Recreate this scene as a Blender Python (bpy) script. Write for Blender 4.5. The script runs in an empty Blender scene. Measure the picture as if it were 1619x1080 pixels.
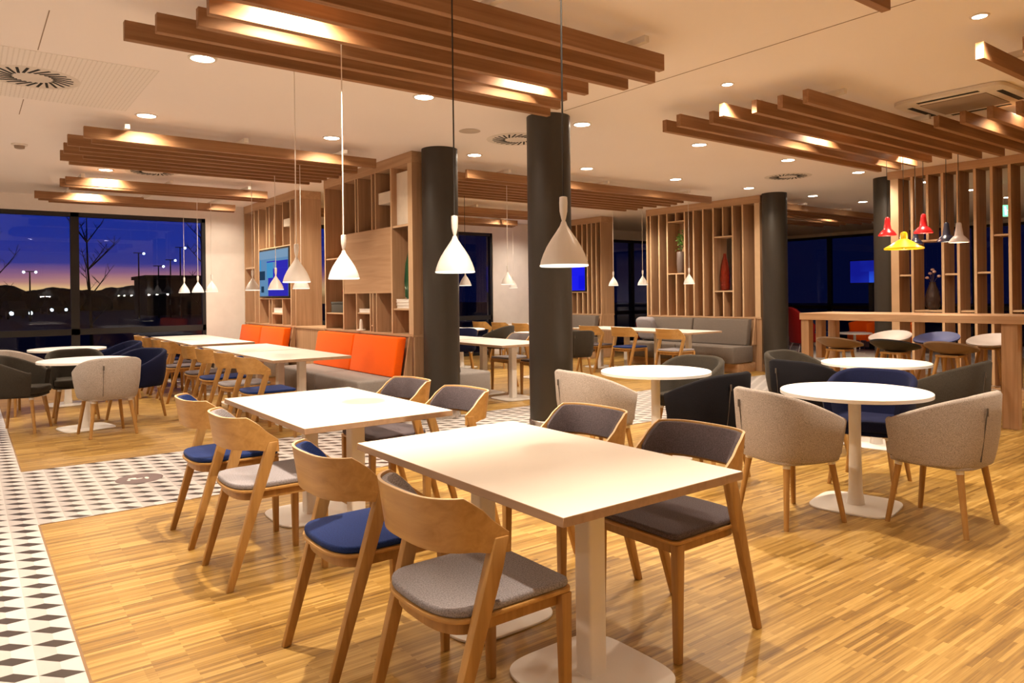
# Hotel restaurant at dusk: oak tables, wooden chairs, barrel armchairs, slatted ceiling rafts.
# World axes: X runs along the tiled aisle (to the far right), Y runs towards the window wall (far left), metres.
import bpy, bmesh, math, random
from mathutils import Vector, Matrix
random.seed(7)
scene = bpy.context.scene
COL = scene.collection
R = math.radians
PI = math.pi
CEIL = 3.05

# ------------------------------------------------------------------ materials
def new_mat(name):
    m = bpy.data.materials.new(name); m.use_nodes = True
    nt = m.node_tree; nt.nodes.clear()
    out = nt.nodes.new('ShaderNodeOutputMaterial')
    return m, nt, out

def node(nt, typ, **kw):
    n = nt.nodes.new(typ)
    for k, v in kw.items():
        if k in ('operation', 'noise_dimensions', 'distribution', 'data_type', 'blend_type', 'interpolation', 'wave_type', 'bands_direction', 'sky_type', 'feature', 'gradient_type', 'offset_frequency', 'squash_frequency', 'offset', 'squash'):
            setattr(n, k, v)
        else:
            n.inputs[k].default_value = v
    return n

def math_n(nt, op, a, b=None, c=None):
    n = nt.nodes.new('ShaderNodeMath'); n.operation = op
    for i, v in enumerate((a, b, c)):
        if v is None: continue
        if isinstance(v, (int, float)): n.inputs[i].default_value = v
        else: nt.links.new(v, n.inputs[i])
    return n.outputs[0]

def principled(nt, out, rough=0.5, metal=0.0, spec=0.5):
    p = nt.nodes.new('ShaderNodeBsdfPrincipled')
    p.inputs['Roughness'].default_value = rough
    p.inputs['Metallic'].default_value = metal
    p.inputs['Specular IOR Level'].default_value = spec
    nt.links.new(p.outputs[0], out.inputs[0])
    return p

def ramp(nt, fac, stops):
    r = nt.nodes.new('ShaderNodeValToRGB')
    el = r.color_ramp.elements
    while len(el) < len(stops): el.new(0.5)
    for e, (pos, col) in zip(el, stops):
        e.position = pos; e.color = (*col, 1)
    nt.links.new(fac, r.inputs[0])
    return r.outputs[0]

def plain(name, col, rough=0.5, metal=0.0, var=0.06, scale=6.0, spec=0.5, bump=0.0):
    m, nt, out = new_mat(name)
    p = principled(nt, out, rough, metal, spec)
    tc = nt.nodes.new('ShaderNodeTexCoord')
    nz = node(nt, 'ShaderNodeTexNoise', Scale=scale, Detail=3.0)
    nt.links.new(tc.outputs['Object'], nz.inputs['Vector'])
    lo = tuple(max(0, c * (1 - var)) for c in col); hi = tuple(min(1, c * (1 + var)) for c in col)
    nt.links.new(ramp(nt, nz.outputs[0], [(0.3, lo), (0.7, hi)]), p.inputs['Base Color'])
    if bump:
        b = node(nt, 'ShaderNodeBump', Strength=bump, Distance=0.002)
        nt.links.new(nz.outputs[0], b.inputs['Height']); nt.links.new(b.outputs[0], p.inputs['Normal'])
    return m

def wood(name, dark, light, axis='X', scale=1.0, rough=0.45, spec=0.4):
    m, nt, out = new_mat(name)
    p = principled(nt, out, rough, 0, spec)
    tc = nt.nodes.new('ShaderNodeTexCoord')
    oi = nt.nodes.new('ShaderNodeObjectInfo')
    mp = nt.nodes.new('ShaderNodeMapping')
    s = {'X': (1.2, 28, 28), 'Y': (28, 1.2, 28), 'Z': (28, 28, 1.2)}[axis]
    mp.inputs['Scale'].default_value = tuple(v * scale for v in s)
    off = math_n(nt, 'MULTIPLY', oi.outputs['Random'], 37.0)
    cb = nt.nodes.new('ShaderNodeCombineXYZ')
    for i in range(3): nt.links.new(off, cb.inputs[i])
    nt.links.new(cb.outputs[0], mp.inputs['Location'])
    nt.links.new(tc.outputs['Object'], mp.inputs['Vector'])
    nz = node(nt, 'ShaderNodeTexNoise', Scale=1.0, Detail=4.0, Roughness=0.6, Distortion=0.6)
    nt.links.new(mp.outputs[0], nz.inputs['Vector'])
    nt.links.new(ramp(nt, nz.outputs[0], [(0.28, dark), (0.72, light)]), p.inputs['Base Color'])
    b = node(nt, 'ShaderNodeBump', Strength=0.08, Distance=0.002)
    nt.links.new(nz.outputs[0], b.inputs['Height']); nt.links.new(b.outputs[0], p.inputs['Normal'])
    return m

def fabric(name, col, var=0.35, scale=220.0, sheen=0.06):
    m, nt, out = new_mat(name)
    p = principled(nt, out, 0.95, 0, 0.15)
    p.inputs['Sheen Weight'].default_value = sheen
    tc = nt.nodes.new('ShaderNodeTexCoord')
    nz = node(nt, 'ShaderNodeTexNoise', Scale=scale, Detail=2.0)
    nt.links.new(tc.outputs['Object'], nz.inputs['Vector'])
    lo = tuple(c * (1 - var) for c in col); hi = tuple(min(1, c * (1 + var)) for c in col)
    nt.links.new(ramp(nt, nz.outputs[0], [(0.3, lo), (0.7, hi)]), p.inputs['Base Color'])
    b = node(nt, 'ShaderNodeBump', Strength=0.15, Distance=0.001)
    nt.links.new(nz.outputs[0], b.inputs['Height']); nt.links.new(b.outputs[0], p.inputs['Normal'])
    return m

def emit(name, col, strength, sample=False):
    m, nt, out = new_mat(name)
    e = nt.nodes.new('ShaderNodeEmission')
    e.inputs[0].default_value = (*col, 1); e.inputs[1].default_value = strength
    nt.links.new(e.outputs[0], out.inputs[0])
    if not sample: m.cycles.emission_sampling = 'NONE'
    return m

def floor_wood():
    m, nt, out = new_mat('strip_parquet')
    p = principled(nt, out, 0.38, 0, 0.4)
    tc = nt.nodes.new('ShaderNodeTexCoord')
    # narrow lamellas along X
    mp = nt.nodes.new('ShaderNodeMapping'); nt.links.new(tc.outputs['Object'], mp.inputs['Vector'])
    br = nt.nodes.new('ShaderNodeTexBrick')
    br.offset = 0.37; br.offset_frequency = 2
    for k, v in (('Scale', 1.0), ('Mortar Size', 0.0004), ('Brick Width', 0.34), ('Row Height', 0.0185), ('Bias', 0.0)):
        br.inputs[k].default_value = v
    br.inputs['Color1'].default_value = (0.0, 0.0, 0.0, 1); br.inputs['Color2'].default_value = (1, 1, 1, 1); br.inputs['Mortar'].default_value = (0.1, 0.1, 0.1, 1)
    nt.links.new(mp.outputs[0], br.inputs['Vector'])
    mp2 = nt.nodes.new('ShaderNodeMapping'); mp2.inputs['Scale'].default_value = (3.5, 110, 1)
    nt.links.new(tc.outputs['Object'], mp2.inputs['Vector'])
    nz = node(nt, 'ShaderNodeTexNoise', Scale=1.0, Detail=3.0, Roughness=0.6)
    nt.links.new(mp2.outputs[0], nz.inputs['Vector'])
    # larger planks made of the lamellas, faint tone steps
    br2 = nt.nodes.new('ShaderNodeTexBrick'); br2.offset = 0.41
    for k, v in (('Scale', 1.0), ('Mortar Size', 0.0), ('Brick Width', 0.52), ('Row Height', 0.126)):
        br2.inputs[k].default_value = v
    br2.inputs['Color1'].default_value = (0, 0, 0, 1); br2.inputs['Color2'].default_value = (1, 1, 1, 1)
    nt.links.new(tc.outputs['Object'], br2.inputs['Vector'])
    f = math_n(nt, 'ADD', math_n(nt, 'MULTIPLY', br.outputs[0], 0.30), math_n(nt, 'MULTIPLY', nz.outputs[0], 0.56))
    f = math_n(nt, 'ADD', f, math_n(nt, 'MULTIPLY', br2.outputs[0], 0.14))
    c = ramp(nt, f, [(0.24, (0.150, 0.071, 0.013)), (0.48, (0.345, 0.196, 0.044)), (0.72, (0.53, 0.335, 0.102))])
    nt.links.new(c, p.inputs['Base Color'])
    return m

def floor_tile():
    # cube-look tiles: dark diamonds in half-offset columns between white and pale grey faces
    m, nt, out = new_mat('diamond_tile')
    p = principled(nt, out, 0.35, 0, 0.4)
    tc = nt.nodes.new('ShaderNodeTexCoord')
    sx = nt.nodes.new('ShaderNodeSeparateXYZ'); nt.links.new(tc.outputs['Object'], sx.inputs[0])
    A, B = 0.1465, 0.148
    u = math_n(nt, 'ADD', math_n(nt, 'DIVIDE', sx.outputs[0], A), 200.0 + 0.5 - 0.277 / A)
    v = math_n(nt, 'ADD', math_n(nt, 'DIVIDE', math_n(nt, 'ADD', sx.outputs[1], math_n(nt, 'MULTIPLY', sx.outputs[0], 0.5 * B / A)), B), 200.0 + 0.5 - (3.749 + 0.277 * 0.5 * B / A) / B)
    fu = math_n(nt, 'SUBTRACT', math_n(nt, 'FRACT', u), 0.5)
    fv = math_n(nt, 'SUBTRACT', math_n(nt, 'FRACT', v), 0.5)
    d = math_n(nt, 'ADD', math_n(nt, 'DIVIDE', math_n(nt, 'ABSOLUTE', fu), 0.485), math_n(nt, 'DIVIDE', math_n(nt, 'ABSOLUTE', fv), 0.27))
    dark = math_n(nt, 'LESS_THAN', d, 1.0)
    side = math_n(nt, 'LESS_THAN', fu, 0.0)
    m1 = nt.nodes.new('ShaderNodeMix'); m1.data_type = 'RGBA'
    m1.inputs[6].default_value = (0.62, 0.59, 0.58, 1); m1.inputs[7].default_value = (0.52, 0.485, 0.475, 1)
    nt.links.new(side, m1.inputs[0])
    m2 = nt.nodes.new('ShaderNodeMix'); m2.data_type = 'RGBA'
    nt.links.new(dark, m2.inputs[0]); nt.links.new(m1.outputs[2], m2.inputs[6]); m2.inputs[7].default_value = (0.050, 0.036, 0.030, 1)
    nt.links.new(m2.outputs[2], p.inputs['Base Color'])
    return m

def ceiling_mat():
    m, nt, out = new_mat('white_ceiling')
    p = principled(nt, out, 0.9, 0, 0.1)
    tc = nt.nodes.new('ShaderNodeTexCoord')
    nz = node(nt, 'ShaderNodeTexNoise', Scale=0.6, Detail=2.0); nt.links.new(tc.outputs['Object'], nz.inputs['Vector'])
    nt.links.new(ramp(nt, nz.outputs[0], [(0.3, (0.88, 0.82, 0.79)), (0.7, (0.91, 0.85, 0.82))]), p.inputs['Base Color'])
    return m

def perforated_mat():
    m, nt, out = new_mat('perforated_plasterboard')
    p = principled(nt, out, 0.9, 0, 0.1)
    tc = nt.nodes.new('ShaderNodeTexCoord')
    sx = nt.nodes.new('ShaderNodeSeparateXYZ'); nt.links.new(tc.outputs['Object'], sx.inputs[0])
    def cyc(o):
        a = math_n(nt, 'MODULO', math_n(nt, 'ADD', o, 100.0), 0.03)
        a = math_n(nt, 'SUBTRACT', a, 0.015); return math_n(nt, 'MULTIPLY', a, a)
    d = math_n(nt, 'ADD', cyc(sx.outputs[0]), cyc(sx.outputs[1]))
    hole = math_n(nt, 'LESS_THAN', d, 0.0055 ** 2)
    mx = nt.nodes.new('ShaderNodeMix'); mx.data_type = 'RGBA'
    mx.inputs[6].default_value = (0.86, 0.81, 0.77, 1); mx.inputs[7].default_value = (0.60, 0.54, 0.49, 1)
    nt.links.new(hole, mx.inputs[0]); nt.links.new(mx.outputs[2], p.inputs['Base Color'])
    return m

def glass_pane():
    m, nt, out = new_mat('window_glass')
    tr = nt.nodes.new('ShaderNodeBsdfTransparent'); tr.inputs[0].default_value = (0.90, 0.93, 0.97, 1)
    gl = nt.nodes.new('ShaderNodeBsdfGlossy'); gl.inputs['Roughness'].default_value = 0.0
    gl.inputs['Color'].default_value = (0.8, 0.85, 1.0, 1)
    fr = node(nt, 'ShaderNodeFresnel', IOR=1.55)
    f = math_n(nt, 'MULTIPLY', fr.outputs[0], 0.5)
    mx = nt.nodes.new('ShaderNodeMixShader'); nt.links.new(f, mx.inputs[0])
    nt.links.new(tr.outputs[0], mx.inputs[1]); nt.links.new(gl.outputs[0], mx.inputs[2])
    nt.links.new(mx.outputs[0], out.inputs[0])
    return m

def clear_glass(name, col, rough=0.05):
    m, nt, out = new_mat(name)
    p = principled(nt, out, rough, 0, 0.5)
    p.inputs['Base Color'].default_value = (*col, 1)
    p.inputs['Transmission Weight'].default_value = 0.6
    return m

def screen_mat(name, stops, strength):
    # bluish display picture: noise blocks between light-blue, teal and deep blue
    m, nt, out = new_mat(name)
    tc = nt.nodes.new('ShaderNodeTexCoord')
    br = nt.nodes.new('ShaderNodeTexBrick')
    for k, v in (('Scale', 1.0), ('Mortar Size', 0.0), ('Brick Width', 0.42), ('Row Height', 0.3)): br.inputs[k].default_value = v
    br.inputs['Color1'].default_value = (0, 0, 0, 1); br.inputs['Color2'].default_value = (1, 1, 1, 1)
    sp = nt.nodes.new('ShaderNodeSeparateXYZ'); cb = nt.nodes.new('ShaderNodeCombineXYZ')
    nt.links.new(tc.outputs['Object'], sp.inputs[0])
    nt.links.new(sp.outputs[1], cb.inputs[0]); nt.links.new(sp.outputs[2], cb.inputs[1])
    nt.links.new(cb.outputs[0], br.inputs['Vector'])
    nz = node(nt, 'ShaderNodeTexNoise', Scale=1.4, Detail=1.0); nt.links.new(cb.outputs[0], nz.inputs['Vector'])
    f = math_n(nt, 'ADD', math_n(nt, 'MULTIPLY', br.outputs[0], 0.5), math_n(nt, 'MULTIPLY', nz.outputs[0], 0.5))
    e = nt.nodes.new('ShaderNodeEmission'); e.inputs[1].default_value = strength
    nt.links.new(ramp(nt, f, stops), e.inputs[0]); nt.links.new(e.outputs[0], out.inputs[0])
    return m

M = {}
M['floor'] = floor_wood(); M['tile'] = floor_tile(); M['ceiling'] = ceiling_mat(); M['perf'] = perforated_mat()
M['wall'] = plain('plaster_wall', (0.80, 0.74, 0.69), 0.9, var=0.03)
M['glass'] = glass_pane()
M['frame'] = plain('black_window_frame', (0.012, 0.011, 0.012), 0.5)
M['oak'] = wood('chair_oak', (0.31, 0.155, 0.042), (0.45, 0.245, 0.076), 'Z', 1.0, 0.4)
M['oak_h'] = wood('chair_oak_shell', (0.38, 0.195, 0.055), (0.53, 0.30, 0.098), 'Y', 1.0, 0.38)
M['oak_edge'] = plain('pale_ply_edge', (0.70, 0.50, 0.29), 0.5)
M['beam'] = wood('beam_oak', (0.225, 0.108, 0.046), (0.35, 0.182, 0.086), 'X', 0.9, 0.55, 0.25)
M['panel'] = wood('divider_oak', (0.34, 0.195, 0.105), (0.49, 0.305, 0.18), 'Z', 0.8, 0.55, 0.25)
M['panel_e'] = plain('pale_board_edge', (0.58, 0.39, 0.235), 0.55)
M['panel_h'] = wood('divider_oak_crosswise', (0.40, 0.235, 0.125), (0.54, 0.345, 0.205), 'Y', 0.6, 0.55, 0.25)
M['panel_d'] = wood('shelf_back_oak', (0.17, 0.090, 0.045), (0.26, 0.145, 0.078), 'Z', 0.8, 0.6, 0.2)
M['bar'] = wood('bar_oak', (0.40, 0.235, 0.13), (0.58, 0.37, 0.22), 'Y', 0.7, 0.45, 0.3)
M['top'] = plain('cream_laminate', (0.75, 0.68, 0.615), 0.42, var=0.02, scale=3)
M['top_edge'] = wood('table_edge', (0.36, 0.23, 0.145), (0.46, 0.30, 0.19), 'Y', 1.0, 0.5)
M['white'] = plain('white_powder_coat', (0.80, 0.76, 0.72), 0.45, var=0.02)
M['white_top'] = plain('white_laminate', (0.86, 0.83, 0.80), 0.35, var=0.015)
M['black'] = plain('black_pillar_paint', (0.028, 0.022, 0.016), 0.45, var=0.05)
M['steel'] = plain('brushed_steel', (0.62, 0.58, 0.54), 0.25, 1.0)
M['blue'] = fabric('blue_wool', (0.012, 0.028, 0.125))
M['grey'] = fabric('grey_wool', (0.26, 0.24, 0.26))
M['charcoal'] = fabric('charcoal_wool', (0.092, 0.074, 0.084))
M['lgrey'] = fabric('light_grey_felt', (0.34, 0.29, 0.26))
M['dgrey'] = fabric('dark_grey_felt', (0.036, 0.029, 0.022))
M['navy'] = fabric('navy_felt', (0.006, 0.008, 0.034), sheen=0.02)
M['blackf'] = fabric('black_felt', (0.006, 0.005, 0.007), sheen=0.0)
M['greybench'] = fabric('bench_grey', (0.29, 0.262, 0.25))
M['dkbench'] = fabric('bench_taupe', (0.145, 0.118, 0.102))
M['orange'] = fabric('orange_wool', (0.86, 0.115, 0.003), 0.10)
M['redf'] = fabric('red_wool', (0.30, 0.010, 0.010), 0.2)
M['zip'] = plain('dark_brown_zip', (0.085, 0.066, 0.054), 0.7)
M['dark'] = plain('dark_slot', (0.010, 0.008, 0.006), 0.8)
M['shade'] = plain('white_lamp_enamel', (0.84, 0.80, 0.77), 0.35, var=0.01)
M['cord_w'] = plain('white_cord', (0.80, 0.74, 0.68), 0.6)
M['cord_b'] = plain('black_cord', (0.015, 0.012, 0.010), 0.6)
M['bulb'] = emit('warm_bulb', (1.0, 0.83, 0.60), 12)
M['lens'] = emit('downlight_lens', (1.0, 0.88, 0.70), 36)
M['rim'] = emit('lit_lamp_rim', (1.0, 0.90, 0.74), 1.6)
M['red_l'] = plain('red_enamel', (0.62, 0.010, 0.014), 0.3)
M['yellow_l'] = plain('yellow_enamel', (0.86, 0.62, 0.010), 0.3)
M['navy_l'] = plain('navy_enamel', (0.012, 0.012, 0.030), 0.3)
M['mauve_l'] = plain('pale_mauve_enamel', (0.55, 0.46, 0.44), 0.35)
M['brown_l'] = plain('brown_enamel', (0.16, 0.10, 0.06), 0.35)
M['green_v'] = plain('green_bottle', (0.010, 0.060, 0.022), 0.12)
M['red_v'] = clear_glass('red_glass', (0.42, 0.035, 0.012))
M['dark_v'] = plain('dark_glazed_vase', (0.035, 0.020, 0.018), 0.1)
M['grey_v'] = plain('grey_vase', (0.16, 0.12, 0.11), 0.4)
M['leaf'] = plain('leaf_green', (0.075, 0.20, 0.020), 0.6, var=0.5, scale=40)
M['stem'] = plain('stem_brown', (0.10, 0.07, 0.03), 0.7)
M['pink'] = plain('pink_petals', (0.55, 0.36, 0.33), 0.7)
M['paper'] = plain('white_paper', (0.82, 0.77, 0.70), 0.7)
M['box_d'] = plain('dark_card_box', (0.06, 0.055, 0.045), 0.7)
M['plaster_w'] = plain('white_niche_panel', (0.78, 0.68, 0.56), 0.9)  # also stands in for the lit wall behind the upper opening
M['vent'] = plain('vent_white', (0.72, 0.66, 0.60), 0.6)
M['grille'] = plain('ac_grille', (0.30, 0.22, 0.16), 0.7)
M['emblem'] = plain('mauve_floor_disc', (0.16, 0.105, 0.105), 0.5)
M['night'] = plain('night_ground', (0.006, 0.007, 0.010), 0.9)
M['sil'] = plain('dark_silhouette', (0.004, 0.005, 0.008), 0.9)
M['street'] = emit('street_lamp_glow', (0.72, 0.86, 1.0), 8)
M['car_l'] = emit('headlamp_glow', (0.75, 0.9, 1.0), 6)
M['exit'] = emit('exit_sign_green', (0.25, 1.0, 0.55), 1.6)
M['exit_w'] = emit('exit_sign_white', (0.85, 1.0, 0.9), 2.2)
M['tv'] = screen_mat('tv_picture', [(0.22, (0.035, 0.030, 0.55)), (0.42, (0.05, 0.06, 0.75)), (0.52, (0.12, 0.36, 0.78)), (0.66, (0.34, 0.58, 0.90)), (0.82, (0.06, 0.10, 0.16))], 1.0)
M['tv2'] = screen_mat('blue_screen_picture', [(0.2, (0.006, 0.006, 0.75)), (0.8, (0.02, 0.02, 1.0))], 1.0)
M['tv3'] = screen_mat('deep_blue_screen_picture', [(0.3, (0.004, 0.006, 0.16)), (0.55, (0.008, 0.020, 0.30)), (0.75, (0.02, 0.09, 0.55))], 1.6)

# ------------------------------------------------------------------ mesh building
class MB:
    def __init__(s): s.v = []; s.f = []; s.m = []; s.cur = 0
    def add(s, vs, fs):
        o = len(s.v); s.v += [tuple(p) for p in vs]
        for f in fs: s.f.append(tuple(o + i for i in f)); s.m.append(s.cur)
        return s
    def box(s, x0, x1, y0, y1, z0, z1):
        return s.add([(x0, y0, z0), (x1, y0, z0), (x1, y1, z0), (x0, y1, z0), (x0, y0, z1), (x1, y0, z1), (x1, y1, z1), (x0, y1, z1)],
                     [(0, 3, 2, 1), (4, 5, 6, 7), (0, 1, 5, 4), (1, 2, 6, 5), (2, 3, 7, 6), (3, 0, 4, 7)])
    def hexa(s, bottom, top):
        return s.add(list(bottom) + list(top), [(3, 2, 1, 0), (4, 5, 6, 7), (0, 1, 5, 4), (1, 2, 6, 5), (2, 3, 7, 6), (3, 0, 4, 7)])
    def loft(s, rings, cap0=True, cap1=True, closed=False):
        n = len(rings[0]); vs = [p for r in rings for p in r]; fs = []
        K = len(rings)
        for k in range(K if closed else K - 1):
            a, b = k * n, ((k + 1) % K) * n
            for i in range(n):
                j = (i + 1) % n
                fs.append((a + i, a + j, b + j, b + i))
        if not closed:
            if cap0: fs.append(tuple(range(n - 1, -1, -1)))
            if cap1: fs.append(tuple((K - 1) * n + i for i in range(n)))
        return s.add(vs, fs)
    def lathe(s, prof, seg=32, c=(0, 0), cap0=True, cap1=True):
        rings = [[(c[0] + r * math.cos(2 * PI * i / seg), c[1] + r * math.sin(2 * PI * i / seg), z) for i in range(seg)] for r, z in prof]
        return s.loft(rings, cap0, cap1)
    def tube(s, pts, r, seg=8):
        pts = [Vector(p) for p in pts]; rr = r if isinstance(r, (list, tuple)) else [r] * len(pts)
        rings = []
        for i, p in enumerate(pts):
            d = (pts[min(i + 1, len(pts) - 1)] - pts[max(i - 1, 0)]).normalized()
            a = Vector((0, 0, 1)) if abs(d.z) < 0.9 else Vector((1, 0, 0))
            u = d.cross(a).normalized(); w = d.cross(u).normalized()
            rings.append([tuple(p + (u * math.cos(2 * PI * k / seg) + w * math.sin(2 * PI * k / seg)) * rr[i]) for k in range(seg)])
        return s.loft(rings)
    def plate(s, outline, z0, z1):
        return s.loft([[(x, y, z0) for x, y in outline], [(x, y, z1) for x, y in outline]])
    def sphere(s, c, r, seg=12, sq=1.0):
        prof = [(max(1e-4, r * math.sin(PI * k / seg)), c[2] - r * sq * math.cos(PI * k / seg)) for k in range(seg + 1)]
        return s.lathe(prof, seg, (c[0], c[1]))
    def mesh(s, name, mats, bevel=0.0, bseg=2, smooth=40, limit=30):
        me = bpy.data.meshes.new(name); me.from_pydata(s.v, [], s.f)
        for i, p in enumerate(me.polygons): p.material_index = s.m[i]
        bm = bmesh.new(); bm.from_mesh(me)
        bmesh.ops.recalc_face_normals(bm, faces=bm.faces)
        if bevel:
            ed = [e for e in bm.edges if len(e.link_faces) == 2 and e.calc_face_angle(0) > R(limit)]
            bmesh.ops.bevel(bm, geom=ed, offset=bevel, segments=bseg, profile=0.5, affect='EDGES', clamp_overlap=True)
        bm.to_mesh(me); bm.free()
        for m in (mats if isinstance(mats, (list, tuple)) else [mats]): me.materials.append(m)
        if smooth:
            for p in me.polygons: p.use_smooth = True
            me.set_sharp_from_angle(angle=R(smooth))
        return me

def link(name, me, parent=None, loc=(0, 0, 0), rot=(0, 0, 0)):
    o = bpy.data.objects.new(name, me); COL.objects.link(o)
    o.location = loc; o.rotation_euler = rot
    if parent is not None: o.parent = parent
    return o

def tag(o, label, cat, group=None, kind=None):
    o['label'] = label; o['category'] = cat
    if group: o['group'] = group
    if kind: o['kind'] = kind
    return o

def thing(name, label, cat, loc=(0, 0, 0), rz=0.0, group=None):
    o = bpy.data.objects.new(name, None); o.empty_display_size = 0.1
    COL.objects.link(o); o.location = loc; o.rotation_euler = (0, 0, rz)
    return tag(o, label, cat, group)

def struct(name, mb, mat, parent=None, **kw):
    o = link(name, mb.mesh(name, mat, **kw), parent)
    if parent is None: o['kind'] = 'structure'
    return o

def dup(o, parent=None):
    c = o.copy(); COL.objects.link(c)
    if parent is not None:
        c.parent = parent; c.matrix_parent_inverse = o.matrix_parent_inverse
    for ch in list(o.children): dup(ch, c)
    return c

_protos = {}
def place(key, maker, loc, rz, label, cat, group):
    """first use builds the thing, later uses copy it and its parts"""
    if key not in _protos:
        o = maker(); _protos[key] = o
    else:
        o = dup(_protos[key])
    o.location = loc; o.rotation_euler = (0, 0, rz)
    return tag(o, label, cat, group)

def superell(rx, ry, n=4.0, seg=48, cx=0, cy=0):
    o = []
    for i in range(seg):
        t = 2 * PI * i / seg; c, s_ = math.cos(t), math.sin(t)
        o.append((cx + rx * math.copysign(abs(c) ** (2 / n), c), cy + ry * math.copysign(abs(s_) ** (2 / n), s_)))
    return o

# ------------------------------------------------------------------ setting
YW = 13.6      # window wall
XW = 20.0      # far right window wall
def rect(x0, x1, y0, y1, z): return [(x0, y0, z), (x1, y0, z), (x1, y1, z), (x0, y1, z)]
X0, Y0 = -3.5, -3.5
f = MB().box(X0, XW, Y0, YW, -0.12, 0.0)
struct('floor', f, M['floor'], smooth=0)
t = MB()
t.box(X0, 0.35, Y0, YW, 0.0, 0.002)
t.box(0.35, XW, 5.32, 7.05, 0.0, 0.002)
struct('floor.001', t, M['tile'], smooth=0)
struct('trim_1', MB().box(0.346, 0.356, Y0, 5.32, 0.0, 0.003).box(0.346, 0.356, 7.05, YW, 0.0, 0.003).box(0.356, XW, 5.316, 5.326, 0, 0.003).box(0.356, XW, 7.044, 7.054, 0, 0.003), plain('brown_joint', (0.26, 0.15, 0.07), 0.6), smooth=0)
struct('ceiling', MB().box(X0, XW, Y0, YW, CEIL, CEIL + 0.05), M['ceiling'], smooth=0)
# perforated acoustic field round the near-left air diffuser, joints of the plasterboard fields
struct('trim_2', MB().box(-0.6, 1.15, 5.75, 7.15, CEIL - 0.003, CEIL), M['perf'], smooth=0)
struct('trim_3', MB().box(4.36, 4.368, -1.5, 4.95, CEIL - 0.002, CEIL).box(0.40, 0.406, 4.9, 5.72, CEIL - 0.002, CEIL).box(0.40, 0.406, 7.2, 7.8, CEIL - 0.002, CEIL), plain('dark_joint_line', (0.30, 0.22, 0.16), 0.9), smooth=0)  # thin dark joint lines
struct('wall_back', MB().box(X0, XW, Y0 - 0.2, Y0, 0, CEIL), M['wall'], smooth=0)
struct('wall_left', MB().box(X0 - 0.2, X0, Y0, YW, 0, CEIL), M['wall'], smooth=0)

def window(name, x0, x1, z0, z1, mull=(), trans=(), along='X', pos=YW, out=1):
    fr = MB(); pn = MB(); t_ = 0.055; d0, d1 = pos + 0.02, pos + 0.12
    def b(a0, a1, c0, c1, e0=d0, e1=d1, m=fr):
        if along == 'X': m.box(a0, a1, min(e0, e1), max(e0, e1), c0, c1)
        else: m.box(min(e0, e1), max(e0, e1), a0, a1, c0, c1)
    b(x0, x0 + t_, z0, z1); b(x1 - t_, x1, z0, z1); b(x0, x1, z1 - 0.07, z1); b(x0, x1, z0, z0 + 0.07)
    for mx_ in mull: b(mx_ - 0.06, mx_ + 0.06, z0, z1)
    for mz in trans: b(x0, x1, mz - 0.05, mz + 0.05)
    b(x0 + t_, x1 - t_, z0 + 0.07, z1 - 0.07, pos + 0.06, pos + 0.072, pn)
    w = struct(name, fr, M['frame'], smooth=0)
    link('pane', pn.mesh('pane', M['glass'], smooth=0), w)
    return w

ZT = 2.80
wins = [('window_1', X0 + 0.1, 3.44, (1.43, -0.6, -2.2), (0.86,)), ('window_2', 5.55, 7.5, (), (0.86,)), ('window_3', 7.7, 9.74, (), (0.86,)), ('window_4', 12.3, 16.6, (14.4,), (0.86,))]
for nme, a, b, mu, tr_ in wins: window(nme, a, b, 0.0, ZT, mu, tr_)
wl = MB(); xs = X0
for nme, a, b, mu, tr_ in wins:
    wl.box(xs, a, YW, YW + 0.25, 0, CEIL); wl.box(a, b, YW, YW + 0.25, ZT, CEIL); xs = b
wl.box(xs, XW, YW, YW + 0.25, 0, CEIL)
struct('wall_front', wl, M['wall'], smooth=0)
window('window_5', -3.0, 5.2, 0.0, 2.96, (-1.0, 1.2, 3.2), (0.9,), 'Y', XW)
window('window_6', 5.4, 13.3, 0.0, 2.96, (7.4, 9.3, 11.2), (0.9,), 'Y', XW)
struct('wall_right', MB().box(XW, XW + 0.25, Y0, -3.0, 0, CEIL).box(XW, XW + 0.25, 5.2, 5.4, 0, CEIL).box(XW, XW + 0.25, 13.3, YW, 0, CEIL).box(XW, XW + 0.25, -3, 13.3, 2.96, CEIL), M['wall'], smooth=0)
struct('baseboard_front', MB().box(3.44, 5.5, YW - 0.015, YW, 0, 0.08).box(9.75, 12.2, YW - 0.015, YW, 0, 0.08), M['white'], smooth=0)

# ------------------------------------------------------------------ pillars
def pillar(x, y, label):
    o = thing('round_pillar', label, 'pillar', (x, y, 0), 0, 'black round pillars along the aisle')
    o['kind'] = 'structure'
    link('shaft', MB().lathe([(0.205, 0.215), (0.205, CEIL)], 48).mesh('shaft', M['black']), o)
    link('steel_base', MB().lathe([(0.212, 0.0), (0.212, 0.21), (0.206, 0.218)], 48).mesh('steel_base', M['steel']), o)
pillar(4.40, 5.22, 'black round pillar in the centre, nearest to the front table')
pillar(4.34, 7.08, 'black round pillar at the end of the orange bench divider')
pillar(11.02, 7.13, 'black round pillar at the end of the taupe bench divider')
pillar(10.98, 5.20, 'black round pillar beside the slatted screen behind the bar table')

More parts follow.
